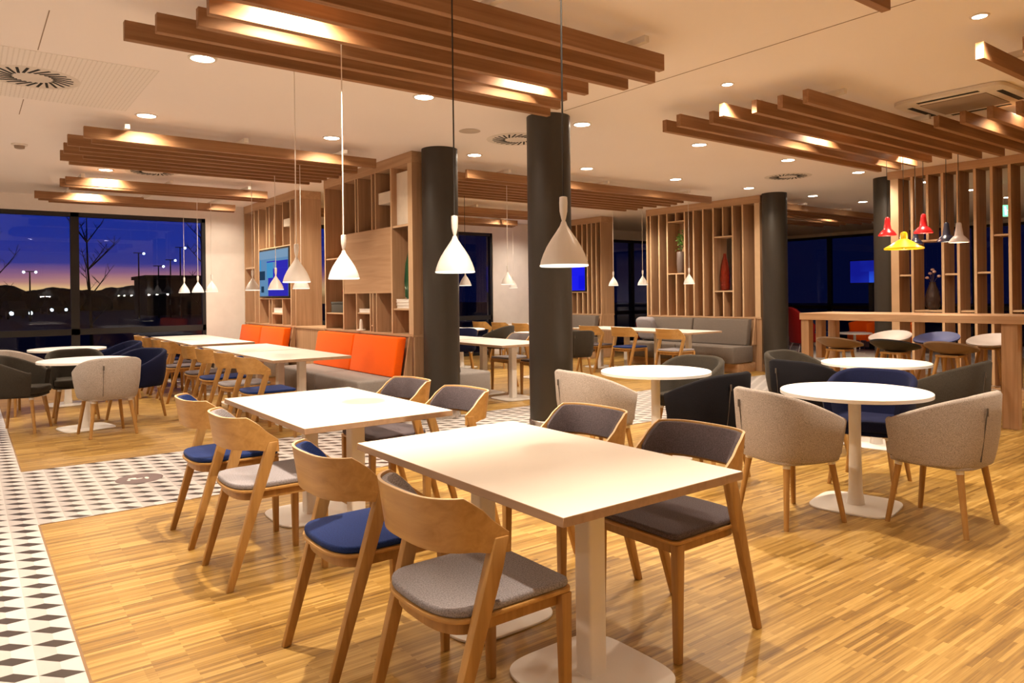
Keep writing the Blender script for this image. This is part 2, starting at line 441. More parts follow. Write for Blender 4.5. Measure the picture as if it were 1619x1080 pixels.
# ------------------------------------------------------------------ ceiling rafts
ZB, ZTOP = 2.83, 2.935
def raft(label, rows, zb=ZB, fr=(0.14, 0.50, 0.86)):
    ys = [r[2] for r in rows]; xa = min(r[0] for r in rows); xb = max(r[1] for r in rows)
    o = thing('ceiling_raft', label, 'ceiling slats', ((xa + xb) / 2, (min(ys) + max(ys)) / 2, zb), 0, 'oak slat rafts hung under the ceiling')
    ox, oy, _ = o.location
    for x0, x1, y in rows:
        link('slat', MB().box(x0 - ox, x1 - ox, -0.024, 0.024, 0, ZTOP - ZB).mesh('slat', M['beam'], bevel=0.002, bseg=1), o, (0, y - oy, 0))
    for k in fr:      # slim channels that carry the slats, at the ceiling
        hx = xa + (xb - xa) * k - ox
        link('hanger_rail', MB().box(hx - 0.02, hx + 0.02, min(ys) - 0.12 - oy, max(ys) + 0.05 - oy, ZTOP - ZB, ZTOP - ZB + 0.04).box(hx - 0.012, hx + 0.012, -0.012, 0.012, ZTOP - ZB + 0.04, CEIL - zb).mesh('hanger_rail', M['vent']), o)
    return o
raft('oak slat raft over the two front tables', [(0.72, 3.80, 4.50), (0.84, 3.72, 4.28), (1.0, 3.60, 4.07), (1.0, 3.62, 3.86), (0.86, 3.76, 3.60), (0.72, 3.80, 3.385), (0.90, 3.64, 3.165)])
raft('end of an oak slat at the top edge of the photo', [(0.8, 3.82, 1.81), (0.9, 3.7, 1.6)])
raft('oak slat raft over the orange bench tables', [(0.86, 3.72, 7.45), (0.95, 3.6, 7.68), (0.78, 3.7, 7.90), (0.9, 3.62, 8.12), (0.79, 3.66, 8.34), (0.98, 3.6, 8.56), (0.80, 3.62, 8.78), (0.90, 3.55, 9.0)])
raft('oak slat raft nearest the large dusk window', [(1.02, 3.55, 10.62), (0.98, 3.6, 10.83), (1.1, 3.66, 11.04), (0.80, 2.2, 12.24), (0.86, 3.62, 12.44), (1.0, 3.66, 12.64)])
raft('oak slat raft between the armchair tables and the air conditioner', [(5.02, 8.95, 4.34), (4.96, 9.0, 4.13), (5.11, 8.9, 3.90), (4.97, 8.78, 3.69), (5.10, 8.75, 3.47), (5.15, 9.02, 3.27), (5.16, 9.05, 3.06)])
raft('oak slat raft beyond the air conditioner at the right', [(6.92, 9.10, 2.85), (6.94, 9.15, 2.645), (6.94, 9.1, 2.435), (6.96, 9.0, 2.23)], fr=(0.45, 0.66, 0.88))
raft('single oak slat in the upper right corner', [(5.09, 9.0, 1.84), (5.2, 9.0, 1.62)])
raft('oak slat raft behind the central pillar', [(4.95, 9.72, 7.45), (4.88, 9.3, 7.68), (5.0, 9.4, 7.90), (4.9, 9.5, 8.12), (4.95, 9.4, 8.34), (4.85, 9.3, 8.56), (4.95, 9.4, 8.78), (5.0, 9.35, 9.0)])
raft('oak slat raft at the back beyond the central pillar', [(4.95, 9.4, 12.30), (4.9, 9.3, 12.09), (4.95, 9.5, 12.5), (4.9, 9.4, 11.04), (4.95, 9.5, 10.83), (4.9, 9.4, 10.62)])
raft('oak slat raft over the dark lounge at far right', [(11.6, 15.6, 8.86), (11.5, 15.8, 8.6), (11.6, 15.6, 8.34), (11.5, 15.8, 8.08), (11.6, 15.7, 7.82), (11.5, 15.8, 7.56), (11.6, 15.7, 7.3)])

# ------------------------------------------------------------------ ceiling fittings
SPOT_E = 128.0
def make_downlight():
    o = bpy.data.objects.new('downlight', None); COL.objects.link(o)
    link('trim_ring', MB().lathe([(0.075, 0.0), (0.095, 0.0), (0.095, -0.006), (0.078, -0.008), (0.075, -0.004)], 32, cap0=False, cap1=False).mesh('trim_ring', M['vent']), o)
    link('lens', MB().lathe([(0.0755, -0.002), (0.0755, -0.005), (0.04, -0.006)], 32).mesh('lens', M['lens']), o)
    return o
def make_spot():
    o = bpy.data.objects.new('downlight', None); COL.objects.link(o)
    link('trim_ring', MB().lathe([(0.04, 0.0), (0.055, 0.0), (0.055, -0.005), (0.042, -0.007)], 24, cap0=False, cap1=False).mesh('trim_ring', M['vent']), o)
    link('lens', MB().lathe([(0.0405, -0.001), (0.0405, -0.004), (0.02, -0.005)], 24).mesh('lens', M['lens']), o)
    return o
def spot(x, y, e=SPOT_E, size=146, blend=0.75, z=CEIL - 0.02, col=(1.0, 0.835, 0.635), rad=0.035):
    L = bpy.data.lights.new('ceiling_or_fill_light', 'SPOT'); L.energy = e; L.spot_size = R(size); L.spot_blend = blend; L.color = col; L.shadow_soft_size = rad
    o = bpy.data.objects.new('ceiling_or_fill_light', L); COL.objects.link(o); o.location = (x, y, z)  # serves the real downlights and the added fill spots
ORD = ['first', 'second', 'third', 'fourth', 'fifth', 'sixth', 'seventh', 'eighth', 'ninth']
XG = [1.33, 3.08, 4.85, 6.62, 8.35, 10.07, 11.87, 13.5, 15.2]
DLG = 'round downlights set in the ceiling'
def dl(x, y, label, small=False, e=SPOT_E, **kw):
    place('spotfit' if small else 'downlight', make_spot if small else make_downlight, (x, y, CEIL), 0, label, 'downlight', DLG)
    spot(x, y, e, **kw)
for i, x in enumerate(XG):
    dl(x, 5.28 - 0.02 * i if i < 6 else 5.06, f'round downlight over the near edge of the tiled aisle, {ORD[i]} from the left', e=(80 if i < 2 else SPOT_E) if i < 6 else 30)
for i, x in enumerate(XG[:8]):
    dl(x, 7.22 - 0.05 * i if i < 8 else 6.8, f'round downlight over the far edge of the tiled aisle, {ORD[i]} from the left', e=SPOT_E if i < 6 else 25)
dl(4.884, 3.567, 'small bright spot in the bare ceiling left of the right slat raft', True, e=430, size=120)
dl(4.944, 1.784, 'small bright spot near the upper right corner of the photo', True, e=330, size=120)
for x, y, l in ((1.42, 3.73, 'downlight glowing between the slats above the front left, at top edge'), (3.22, 3.96, 'downlight glowing between the slats above the central pillar'),
                (6.78, 3.80, 'downlight glowing between the slats of the right raft, left one'), (8.6, 3.80, 'downlight glowing between the slats of the right raft, right one'),
                (1.46, 10.55, 'downlight between the two left slat rafts, left one'), (3.36, 10.25, 'downlight between the two left slat rafts, right one'),
                (1.46, 12.1, 'downlight glowing in the window raft, left one'), (3.36, 12.05, 'downlight glowing in the window raft, right one'),
                (6.75, 9.75, 'downlight below the raft behind the pillars, left one'), (8.5, 9.9, 'downlight below the raft behind the pillars, right one'), (10.1, 9.5, 'downlight at the top left corner of the taupe bench divider'),
                (6.9, 11.85, 'downlight glowing in the rear raft, left one'), (8.85, 11.75, 'downlight glowing in the rear raft, right one')):
    dl(x, y, l, e={0: SPOT_E * 1.3, 1: SPOT_E * 1.7}[y > 7] if (x, y) != (1.42, 3.73) else 430, rad=0.025)
for x, y, l in ((12.6, 7.95, 'downlight glowing on the dark lounge raft, left one'), (14.4, 7.95, 'downlight glowing on the dark lounge raft, right one'), (12.3, 3.4, 'downlight behind the slatted screen, middle one'), (14.0, 4.0, 'downlight behind the slatted screen, right one')):
    dl(x, y, l, e=30)
# unseen spots: a key read from table shadows, the rest added as fill
UNSEEN_SPOTS = [(1.34, 1.56, 500), (3.08, 1.6, 70), (6.6, 1.6, 60), (8.4, 1.6, 70)]
for gx in (-2.1, -0.4): UNSEEN_SPOTS += [(gx, gy, 100 if gy > 7 else 60 if gy > 3 else 20) for gy in (-1.7, 0.1, 1.9, 3.6, 5.2, 7.1, 9.0, 11.4)]
for gx in (1.33, 3.08, 4.85, 6.62, 8.35, 10.2, 12.0): UNSEEN_SPOTS += [(gx, gy, 8 if gx < 4 else 45 if gx < 8 else 100) for gy in (-1.7, 0.1)]
UNSEEN_SPOTS += [(3.62, 12.95, 45), (10.2, 12.6, 110), (7.5, 2.4, 60)]  # extra spots without fixtures, added to brighten dim parts
for x, y, e in UNSEEN_SPOTS:
    spot(x, y, e)

def make_diffuser():
    o = bpy.data.objects.new('air_diffuser', None); COL.objects.link(o)
    link('face_plate', MB().lathe([(0.01, -0.004), (0.30, -0.004), (0.325, 0.0)], 48).mesh('face_plate', M['vent']), o)
    for k in range(24):
        a = 2 * PI * k / 24; tw = R(38)
        c, s_ = math.cos(a), math.sin(a); dx, dy = math.cos(a + tw), math.sin(a + tw)
        p0 = Vector((0.13 * c, 0.13 * s_)); d = Vector((dx, dy)) * 0.145; n = Vector((-dy, dx)) * 0.009
        q = [p0 + n, p0 - n, p0 + d - n, p0 + d + n]
        link('slot', MB().hexa([(v.x, v.y, -0.0065) for v in q], [(v.x, v.y, -0.0035) for v in q]).mesh('slot', M['dark'], smooth=0), o)
    return o
for x, y, l in ((0.42, 6.45, 'round swirl air diffuser in the perforated ceiling at upper left'), (4.74, 6.15, 'round swirl air diffuser half hidden by the central pillar'),
                (9.55, 5.95, 'round swirl air diffuser above the aisle at right'), (1.98, 10.4, 'dark air slots glimpsed between the two left slat rafts')):
    place('diff', make_diffuser, (x, y, CEIL), 0, l, 'air vent', 'round air diffusers')

ac = thing('air_conditioner_cassette', 'square four-way air conditioner cassette set in the ceiling at upper right', 'air conditioner', (7.02, 2.66, CEIL - 0.001), 0)
link('face_plate', MB().plate(superell(0.44, 0.44, 9), -0.035, 0.0).mesh('face_plate', M['vent'], bevel=0.006), ac)
link('grille', MB().box(-0.26, 0.26, -0.26, 0.26, -0.042, -0.034).mesh('grille', M['grille']), ac)
for k in range(4):
    a = k * PI / 2
    link('air_flap', MB().box(0.33, 0.375, -0.24, 0.24, -0.038, -0.033).mesh('air_flap', M['dark'], smooth=0), ac, rot=(0, 0, a))
sd = thing('smoke_detector', 'small white smoke detector on the ceiling at far left', 'smoke detector', (0.48, 9.3, CEIL))
link('base', MB().lathe([(0.075, 0), (0.075, -0.012), (0.06, -0.018)], 24).mesh('base', M['vent']), sd)
link('sensor_head', MB().lathe([(0.05, -0.018), (0.045, -0.045), (0.03, -0.05)], 24).mesh('sensor_head', M['grille']), sd)
sp = thing('ceiling_speaker', 'flat round speaker grille in the ceiling left of the central pillar', 'speaker', (4.10, 6.1, CEIL))
link('grille', MB().lathe([(0.10, 0.0), (0.11, -0.004), (0.02, -0.006)], 32).mesh('grille', plain('speaker_grille', (0.5, 0.42, 0.35), 0.8)), sp)

# ------------------------------------------------------------------ wooden chairs
def shell_curve(th):      # plan curve of the backrest, chair faces +x
    n = 2 / 3.0
    c, s_ = math.cos(th), math.sin(th)
    return -0.012 - 0.228 * abs(c) ** n, 0.245 * math.copysign(abs(s_) ** n, s_)
def make_chair(pad):
    o = bpy.data.objects.new('dining_chair', None); COL.objects.link(o)
    # backrest shell
    N = 28; ths = [(-PI / 2 + PI * k / N) for k in range(N + 1)]
    def heights(x):
        u = min(1, max(0, (x + 0.142) / 0.125)); u = u * u * (3 - 2 * u) * 0.35 + u * 0.65
        return 0.655 - 0.02 * u, 0.812 - 0.118 * u
    def ring(th, inset=0.0, zlo=0.0, zhi=0.0, th_=0.010):
        x, y = shell_curve(th)
        e = 1e-3; xa, ya = shell_curve(max(-PI / 2, th - e)); xb, yb = shell_curve(min(PI / 2, th + e))
        nx, ny = -(yb - ya), (xb - xa); l = math.hypot(nx, ny) or 1; nx, ny = nx / l, ny / l   # points inward
        if nx * (0.1 - x) + ny * (0 - y) < 0: nx, ny = -nx, -ny
        z0, z1 = heights(x); z0 += zlo; z1 -= zhi
        pts = []
        for z, side in ((z0, 0), (z1, 0), (z1, 1), (z0, 1)):
            k = inset + th_ * side; lean = -(z - 0.72) * 0.16
            pts.append((x + nx * k + lean * (1 if abs(th) < 1.3 else 0.4), y + ny * k, z))
        return pts
    link('backrest', MB().loft([ring(t_) for t_ in ths]).mesh('backrest', [M['oak_h']], bevel=0.0), o)
    edge = MB()
    rr = []
    for t_ in ths:
        a = ring(t_); rr.append([(p[0], p[1], p[2] + 0.0012) for p in (a[1], a[2])] + [(a[2][0], a[2][1], a[2][2] - 0.001), (a[1][0], a[1][1], a[1][2] - 0.001)])
    link('ply_edge', edge.loft(rr).mesh('ply_edge', M['oak_edge']), o)
    ths2 = [(-1.50 + 3.0 * k / N) for k in range(N + 1)]
    rings = []
    for k, t_ in enumerate(ths2):
        a = ring(t_, 0.0105, 0.012, 0.006, 0.020)
        c = [tuple(sum(p[i] for p in a) / 4 for i in range(3))] * 4
        w = 0.8 if k in (0, N) else 1.0
        rings.append([tuple(c[j][i] + (a[j][i] - c[j][i]) * (w if i == 2 or True else 1) for i in range(3)) for j in range(4)])
    link('back_pad', MB().loft(rings).mesh('back_pad', M[pad], bevel=0.004), o)
    # seat
    def outline(d=0.0):
        pts = []
        fx, hw, r = 0.262 - d, 0.222 - d, 0.03
        for k in range(5):
            a = -PI / 2 + PI / 2 * k / 4
            pts.append((fx - r + r * math.cos(a), -hw + r + r * math.sin(a)))
        for k in range(5):
            a = PI / 2 * k / 4
            pts.append((fx - r + r * math.cos(a), hw - r + r * math.sin(a)))
        for k in range(17):
            a = PI / 2 + PI * k / 16; n = 2 / 2.9
            c, s_ = math.cos(a), math.sin(a)
            pts.append((-0.070 - (0.145 - d) * abs(c) ** n, (hw - 0.002) * math.copysign(abs(s_) ** n, s_)))
        return pts
    link('seat', MB().plate(outline(), 0.446, 0.459).mesh('seat', M['oak_h'], bevel=0.003), o)
    link('seat_pad', MB().plate(outline(0.006), 0.460, 0.486).mesh('seat_pad', M[pad], bevel=0.009, bseg=3), o)
    a, b = outline(0.026), outline(0.048)
    link('seat_frame', MB().loft([[(x, y, 0.405) for x, y in a], [(x, y, 0.4455) for x, y in a], [(x, y, 0.4455) for x, y in b], [(x, y, 0.405) for x, y in b]], closed=True).mesh('seat_frame', M['oak']), o)
    for s_ in (-1, 1):
        m = MB(); y0 = s_ * 0.205
        m.hexa([(0.222, y0 - 0.014, 0), (0.250, y0 - 0.014, 0), (0.250, y0 + 0.014, 0), (0.222, y0 + 0.014, 0)],
               [(0.210, y0 - 0.018, 0.4455), (0.252, y0 - 0.018, 0.4455), (0.252, y0 + 0.018, 0.4455), (0.210, y0 + 0.018, 0.4455)])
        link('leg', m.mesh('leg', M['oak'], bevel=0.004), o)
        m = MB(); rg = []
        for z, x, y, hx, hy in ((0, -0.243, 0.219, 0.016, 0.014), (0.25, -0.168, 0.224, 0.021, 0.016), (0.46, -0.104, 0.230, 0.025, 0.017), (0.60, -0.062, 0.2345, 0.027, 0.0175), (0.686, -0.037, 0.2345, 0.024, 0.0165)):
            rg.append([(x - hx, s_ * y - hy, z), (x + hx, s_ * y - hy, z), (x + hx, s_ * y + hy, z), (x - hx, s_ * y + hy, z)])
        link('leg', m.loft(rg).mesh('leg', M['oak'], bevel=0.004), o)
    return o
CG = 'oak dining chairs with padded seats'
def chair(x, y, rot, pad, label):
    place('chair_' + pad, lambda: make_chair(pad), (x, y, 0), R(rot), label, 'chair', CG)
chair(1.275, 1.945, 0, 'grey', 'oak chair with grey seat pad in the foreground, nearest to the camera')
chair(1.25, 2.63, 0, 'blue', 'oak chair with blue pad at the front table, left of the nearest chair')
chair(1.225, 3.755, 0, 'grey', 'oak chair with light grey pad at the second table, right of the leftmost blue one')
chair(1.225, 4.485, 0, 'blue', 'oak chair with blue pad at the second table, farthest left of the front four')
chair(2.352, 2.0, 180, 'charcoal', 'charcoal padded oak chair at the right side of the front table, nearer one')
chair(2.352, 2.66, 180, 'charcoal', 'charcoal padded oak chair at the right side of the front table, farther one')
chair(2.285, 3.73, 180, 'charcoal', 'charcoal padded oak chair at the far side of the second table, right one')
chair(2.285, 4.41, 180, 'charcoal', 'charcoal padded oak chair at the far side of the second table, left one')
for k, (y, pad, l) in enumerate(((7.20, 'blue', 'oak chair with blue pad facing the orange bench, closest to the tiled aisle'), (7.95, 'grey', 'oak chair with grey pad facing the orange bench, second from the aisle'),
                   (8.72, 'blue', 'oak chair with blue pad facing the orange bench, third from the aisle'), (9.42, 'charcoal', 'oak chair with dark pad facing the orange bench, fourth from the aisle'),
                   (10.55, 'charcoal', 'oak chair with dark pad at the window end of the row, nearest of four'), (11.2, 'charcoal', 'oak chair at the window end of the row, second of four'),
                   (11.85, 'blue', 'oak chair at the window end of the row, third of four'), (12.5, 'charcoal', 'oak chair at the window end of the row, closest to the dusk window'))):
    chair(2.35, y, 0, pad, l)
chair(6.38, 7.72, 180, 'charcoal', 'oak chair with dark pad behind the central pillar, nearer of two facing the camera')
chair(6.38, 8.42, 180, 'grey', 'oak chair with grey pad behind the central pillar, farther of two facing the camera')
chair(8.97, 7.62, 0, 'grey', 'oak chair with grey pad facing the taupe bench, rightmost')
chair(8.97, 8.62, 0, 'blue', 'oak chair with blue pad facing the taupe bench, second from the right')
chair(8.97, 9.42, 0, 'charcoal', 'oak chair facing the taupe bench, just right of the central pillar')
chair(8.92, 12.75, 0, 'charcoal', 'small distant oak chair back left of the central pillar, leftmost of three')
chair(8.92, 12.05, 0, 'charcoal', 'small distant oak chair back left of the central pillar, middle of three')
chair(8.92, 11.35, 0, 'grey', 'small distant oak chair back left of the central pillar, right of three')

# ------------------------------------------------------------------ tables
def pedestal(o, y, x=0.0, round_=False):
    if round_:
        link('column', MB().lathe([(0.055, 0.012), (0.042, 0.10), (0.036, 0.40), (0.038, 0.70), (0.10, 0.705), (0.10, 0.7145)], 32, (x, y)).mesh('column', M['white']), o)
    else:
        link('column', MB().plate(superell(0.042, 0.042, 7, 40), 0.012, 0.705).plate(superell(0.15, 0.15, 7, 40), 0.7055, 0.7095).mesh('column', M['white'], bevel=0), o, (x, y, 0))
    link('base_plate', MB().plate(superell(0.25, 0.25, 4.2, 64), 0.0, 0.012).mesh('base_plate', M['white'], bevel=0.004, limit=60), o, (x, y, 0))
def make_table(w=0.86, l=1.38, dy=0.34):
    o = bpy.data.objects.new('dining_table', None); COL.objects.link(o)
    m = MB(); m.cur = 0
    me = m.box(-w / 2, w / 2, -l / 2, l / 2, 0.71, 0.74).mesh('tabletop', [M['top'], M['top_edge']], bevel=0.0015, bseg=1)
    for p in me.polygons: p.material_index = 0 if abs(p.normal.z) > 0.9 else 1
    link('tabletop', me, o)
    for s_ in (-1, 1): pedestal(o, s_ * dy)
    return o
TG = 'rectangular cream-topped tables on white pedestals'
def table(x, y, label, key='table', mk=make_table): place(key, mk, (x, y, 0), 0, label, 'table', TG)
table(1.805, 2.275, 'cream-topped rectangular table in the foreground, on two white pedestals')
table(1.755, 4.145, 'cream-topped rectangular table second from the camera, beside the tiled aisle')
table(2.93, 8.05, 'cream-topped table before the near orange bench, closest to the aisle')
table(2.93, 9.46, 'cream-topped table before the near orange bench, farther from the aisle')
table(2.93, 11.35, 'cream-topped table before the far orange bench, nearer one')
table(2.93, 12.74, 'cream-topped table by the dusk window, last of the row')
table(5.82, 8.04, 'cream-topped table seen between the two black pillars')
table(5.82, 9.46, 'cream-topped table behind the second pillar, farther of two')
table(9.55, 8.14, 'cream-topped table before the taupe bench, nearer one')
table(9.55, 9.54, 'cream-topped table before the taupe bench, farther one')
table(9.50, 11.95, 'distant cream-topped table left of the central pillar, far back')
def make_round():
    o = bpy.data.objects.new('round_table', None); COL.objects.link(o)
    link('tabletop', MB().lathe([(0.44, 0.7145), (0.45, 0.7165), (0.45, 0.738), (0.447, 0.741), (0.44, 0.742)], 72).mesh('tabletop', M['white_top']), o)
    pedestal(o, 0, 0, True)
    return o
RG = 'round white tables on white pedestals'
for x, y, l in ((4.58, 2.40, 'round white table at right, nearest to the camera'), (4.57, 4.08, 'round white table in front of the central pillar, at its right'),
                (6.52, 3.22, 'round white table at right in front of the bar table'), (1.03, 9.0, 'round white table at far left, nearer one'),
                (1.08, 11.2, 'round white table at far left, by the dusk window'), (7.62, 9.35, 'round white table mostly hidden behind the central pillar'), (7.55, 11.6, 'round white table far back between the pillars')):
    place('round', make_round, (x, y, 0), R(12), l, 'table', RG)

# ------------------------------------------------------------------ barrel armchairs
def make_armchair(col):
    o = bpy.data.objects.new('barrel_armchair', None); COL.objects.link(o)
    N = 40; A0 = R(52); TH = 0.045
    def plan(a, k):      # a from -180+A0.. : angle measured from the back (-x)
        n = 2 / 3.0
        c, s_ = math.cos(a), math.sin(a)
        return (0.0 - 0.285 * k * math.copysign(abs(c) ** n, c), 0.300 * k * math.copysign(abs(s_) ** n, s_))
    amax = PI - A0
    def top(a):
        x = plan(a, 1)[0]
        u = min(1, max(0, (x + 0.275) / 0.46))
        return 0.80 - 0.165 * (0.8 * u + 0.2 * u ** 2)
    rings = []
    for k in range(N + 1):
        a = -amax + 2 * amax * k / N
        zt = top(a); z0 = 0.385; pr = []
        endf = 0.0
        # closed vertical section: outer bottom -> outer top -> rounded lip -> inner top -> inner bottom
        for z, inn in ((z0, 0.10), (z0 + 0.012, 0.06), (z0 + 0.07, 0.02), (0.55, 0), (zt - 0.02, 0), (zt - 0.006, 0.2), (zt, 0.5), (zt - 0.006, 0.8), (zt - 0.02, 1), (0.55, 1), (z0 + 0.05, 1.0), (z0, 1.0)):
            kz = 0.86 + 0.14 * min(1, max(0, (z - z0) / 0.26)) ** 0.7
            x, y = plan(a, kz)
            x2, y2 = plan(a, kz - 0.155)
            pr.append((x + (x2 - x) * inn, y + (y2 - y) * inn, z))
        rings.append(pr)
    link('body', MB().loft(rings).mesh('body', M[col], bevel=0.0, smooth=60), o)
    base = [(x, y) for x, y in superell(0.262, 0.262, 4, 40)]
    link('seat_base', MB().plate([(x * 0.90 , y * 0.90) for x, y in base], 0.372, 0.40).mesh('seat_base', M[col], bevel=0.008), o)
    link('seat_cushion', MB().plate(superell(0.232, 0.232, 4.5, 40, 0.02, 0), 0.402, 0.475).mesh('seat_cushion', M[col], bevel=0.018, bseg=3), o)
    zx = plan(0, 1)[0] - 0.002
    zp = MB().hexa([(plan(0, 0.885)[0] - 0.0025, 0.106, 0.42), (plan(0, 0.885)[0] + 0.004, 0.106, 0.42), (plan(0, 0.885)[0] + 0.004, 0.1092, 0.42), (plan(0, 0.885)[0] - 0.0025, 0.1092, 0.42)],
                   [(zx - 0.0015, 0.106, 0.70), (zx + 0.004, 0.106, 0.70), (zx + 0.004, 0.1092, 0.70), (zx - 0.0015, 0.1092, 0.70)])
    zp.box(zx - 0.005, zx + 0.002, 0.102, 0.114, 0.68, 0.725)
    link('back_zip', zp.mesh('back_zip', M['zip'], smooth=0), o)
    for sx in (-1, 1):
        for sy in (-1, 1):
            lg = link('leg', MB().tube([(sx * 0.168, sy * 0.168, 0.348), (sx * 0.215, sy * 0.215, 0.0)], [0.0195, 0.0145], 14).mesh('leg', M['oak']), o)
            link('collar', MB().tube([(sx * 0.1655, sy * 0.1655, 0.3715), (sx * 0.169, sy * 0.169, 0.345)], 0.022, 14).mesh('collar', M['white']), lg)
    return o
AG = 'upholstered barrel armchairs on four oak legs'
def arm(x, y, rot, col, label): place('arm_' + col, lambda: make_armchair(col), (x, y, 0), R(rot), label, 'armchair', AG)
arm(4.04, 2.53, -17, 'lgrey', 'light grey barrel armchair at the nearest round table, left one')
arm(4.62, 1.90, 90, 'lgrey', 'light grey barrel armchair at the nearest round table, right one')
arm(5.20, 2.62, 192, 'navy', 'navy barrel armchair behind the nearest round table, facing the camera')
arm(4.45, 3.47, 92, 'blackf', 'black barrel armchair with its back towards the front table')
arm(3.93, 4.12, -6, 'lgrey', 'light grey barrel armchair beside the central pillar')
arm(5.22, 4.28, 188, 'dgrey', 'dark grey barrel armchair behind the middle round table')
arm(5.84, 3.46, -8, 'blackf', 'black barrel armchair at the left of the round table before the bar')
arm(6.45, 3.92, 268, 'dgrey', 'dark grey barrel armchair behind the round table before the bar')
arm(6.55, 2.62, 96, 'dgrey', 'dark brown-grey barrel armchair at the right of the round table before the bar')
arm(1.16, 8.47, 98, 'lgrey', 'light grey barrel armchair at far left with its back to the camera')
arm(0.46, 9.28, -24, 'dgrey', 'dark grey barrel armchair at the left edge of the photo')
arm(1.58, 9.36, 214, 'navy', 'navy barrel armchair at far left, right of the light grey one')
arm(1.02, 9.80, 268, 'dgrey', 'dark grey barrel armchair at far left behind the nearer round table')
arm(0.50, 10.72, 38, 'lgrey', 'light grey barrel armchair at far left, near the dusk window')
arm(1.68, 11.3, 190, 'navy', 'navy barrel armchair at far left beside the farther round table')
arm(7.85, 8.72, 70, 'dgrey', 'dark grey barrel armchair just right of the central pillar')
arm(7.15, 11.0, 60, 'navy', 'navy barrel armchair far back between the two pillars')
arm(8.05, 11.1, 120, 'dgrey', 'dark barrel armchair far back, left of the central pillar')

# ------------------------------------------------------------------ benches and dividers
def bench(name, label, x0, x1, y0, y1, face, seat_m, back_m, n=2, group=None):
    """face=-1: sitter looks towards -X; x0..x1 seat depth range, back at the other side"""
    o = thing(name, label, 'bench', ((x0 + x1) / 2, (y0 + y1) / 2, 0), 0, group)
    cx, cy = (x0 + x1) / 2, (y0 + y1) / 2; hd = (x1 - x0) / 2; L = (y1 - y0)
    s_ = face
    def bx(a0, a1, b0, b1, c0, c1): return MB().box(min(a0, a1), max(a0, a1), b0, b1, c0, c1)
    link('plinth', bx(s_ * (hd - 0.16), -s_ * hd, -L / 2 + 0.03, L / 2 - 0.03, 0, 0.16).mesh('plinth', M['panel_h'], bevel=0.003), o)
    for k in range(n):
        a, b = -L / 2 + L * k / n, -L / 2 + L * (k + 1) / n
        link('seat_cushion', bx(s_ * hd, -s_ * (hd - 0.10), a + 0.003, b - 0.003, 0.162, 0.45).mesh('seat_cushion', M[seat_m], bevel=0.028, bseg=3), o)
    for k in range(n):
        a, b = -L / 2 + 0.05 + (L - 0.1) * k / n, -L / 2 + 0.05 + (L - 0.1) * (k + 1) / n
        bx0, bx1 = -s_ * (hd - 0.17), -s_ * (hd - 0.055); sl = -s_ * 0.055
        lo = sorted((bx0 - sl, bx1 - sl)); hi = sorted((bx0 + sl * 0.4, bx1 + sl * 0.4))
        m = MB().hexa([(lo[0], a + 0.012, 0.452), (lo[1], a + 0.012, 0.452), (lo[1], b - 0.012, 0.452), (lo[0], b - 0.012, 0.452)],
                      [(hi[0], a + 0.012, 0.905), (hi[1], a + 0.012, 0.905), (hi[1], b - 0.012, 0.905), (hi[0], b - 0.012, 0.905)])
        link('back_cushion', m.mesh('back_cushion', M[back_m], bevel=0.018, bseg=3), o)
    for e in (-1, 1):      # slanted oak cheek at each end of the backrest
        yy = e * (L / 2 - 0.012)
        lo = sorted((-s_ * (hd - 0.11), -s_ * hd)); hi = sorted((-s_ * (hd - 0.03), -s_ * hd))
        m = MB().hexa([(lo[0], yy - 0.012, 0.46), (lo[1], yy - 0.012, 0.46), (lo[1], yy + 0.012, 0.46), (lo[0], yy + 0.012, 0.46)],
                      [(hi[0], yy - 0.012, 0.92), (hi[1], yy - 0.012, 0.92), (hi[1], yy + 0.012, 0.92), (hi[0], yy + 0.012, 0.92)])
        link('end_cheek', m.mesh('end_cheek', M['panel'], bevel=0.002, bseg=1), o)
    return o
BG = 'long upholstered benches along the dividers'
bench('bench', 'grey bench with two orange back cushions beside the second pillar', 3.42, 4.09, 7.32, 9.80, -1, 'greybench', 'orange', 2, BG)
bench('bench', 'grey bench with two orange back cushions under the television', 3.42, 4.09, 11.0, 13.3, -1, 'greybench', 'orange', 2, BG)
bench('bench', 'grey bench whose end shows right of the second pillar', 4.53, 5.15, 7.25, 9.80, 1, 'greybench', 'dkbench', 2, BG)
bench('bench', 'taupe bench along the slatted divider at right', 10.27, 10.94, 7.45, 9.95, -1, 'dkbench', 'dkbench', 2, BG)
bench('bench', 'taupe bench at the back, right of the central pillar', 10.27, 10.94, 11.25, 13.3, -1, 'dkbench', 'dkbench', 2, BG)

def board(name, a0, a1, b0, b1, c0, c1, mat, bev=0.002):
    me = MB().box(a0, a1, b0, b1, c0, c1).mesh(name, [M[mat], M['panel_e']], bevel=bev, bseg=1)
    if name in ('upright_board', 'shelf', 'end_panel'):
        for p in me.polygons:
            if abs(p.normal.x) > 0.9: p.material_index = 1
    return me
def divider(label, x0, x1, y0, y1, ylow=None):
    o = thing('room_divider', label, 'room divider', ((x0 + x1) / 2, (y0 + y1) / 2, 0), 0, 'oak room dividers')
    ox, oy, _ = o.location
    def part(name, a0, a1, b0, b1, c0, c1, mat='panel', bev=0.002):
        return link(name, board(name, a0 - ox, a1 - ox, b0 - oy, b1 - oy, c0, c1, mat, bev), o)
    yl = y0 if ylow is None else ylow
    part('base_cabinet', x0 + 0.01, x1 - 0.01, yl, y1, 0.0, 0.905, 'panel')
    part('ledge', x0 - 0.004, x1 + 0.004, yl, y1, 0.906, 0.935, 'panel_h')
    part('top_rail', x0, x1, y0, y1, 2.92, CEIL - 0.002, 'panel_h')
    return o, part
ZL, ZR = 0.936, 2.919
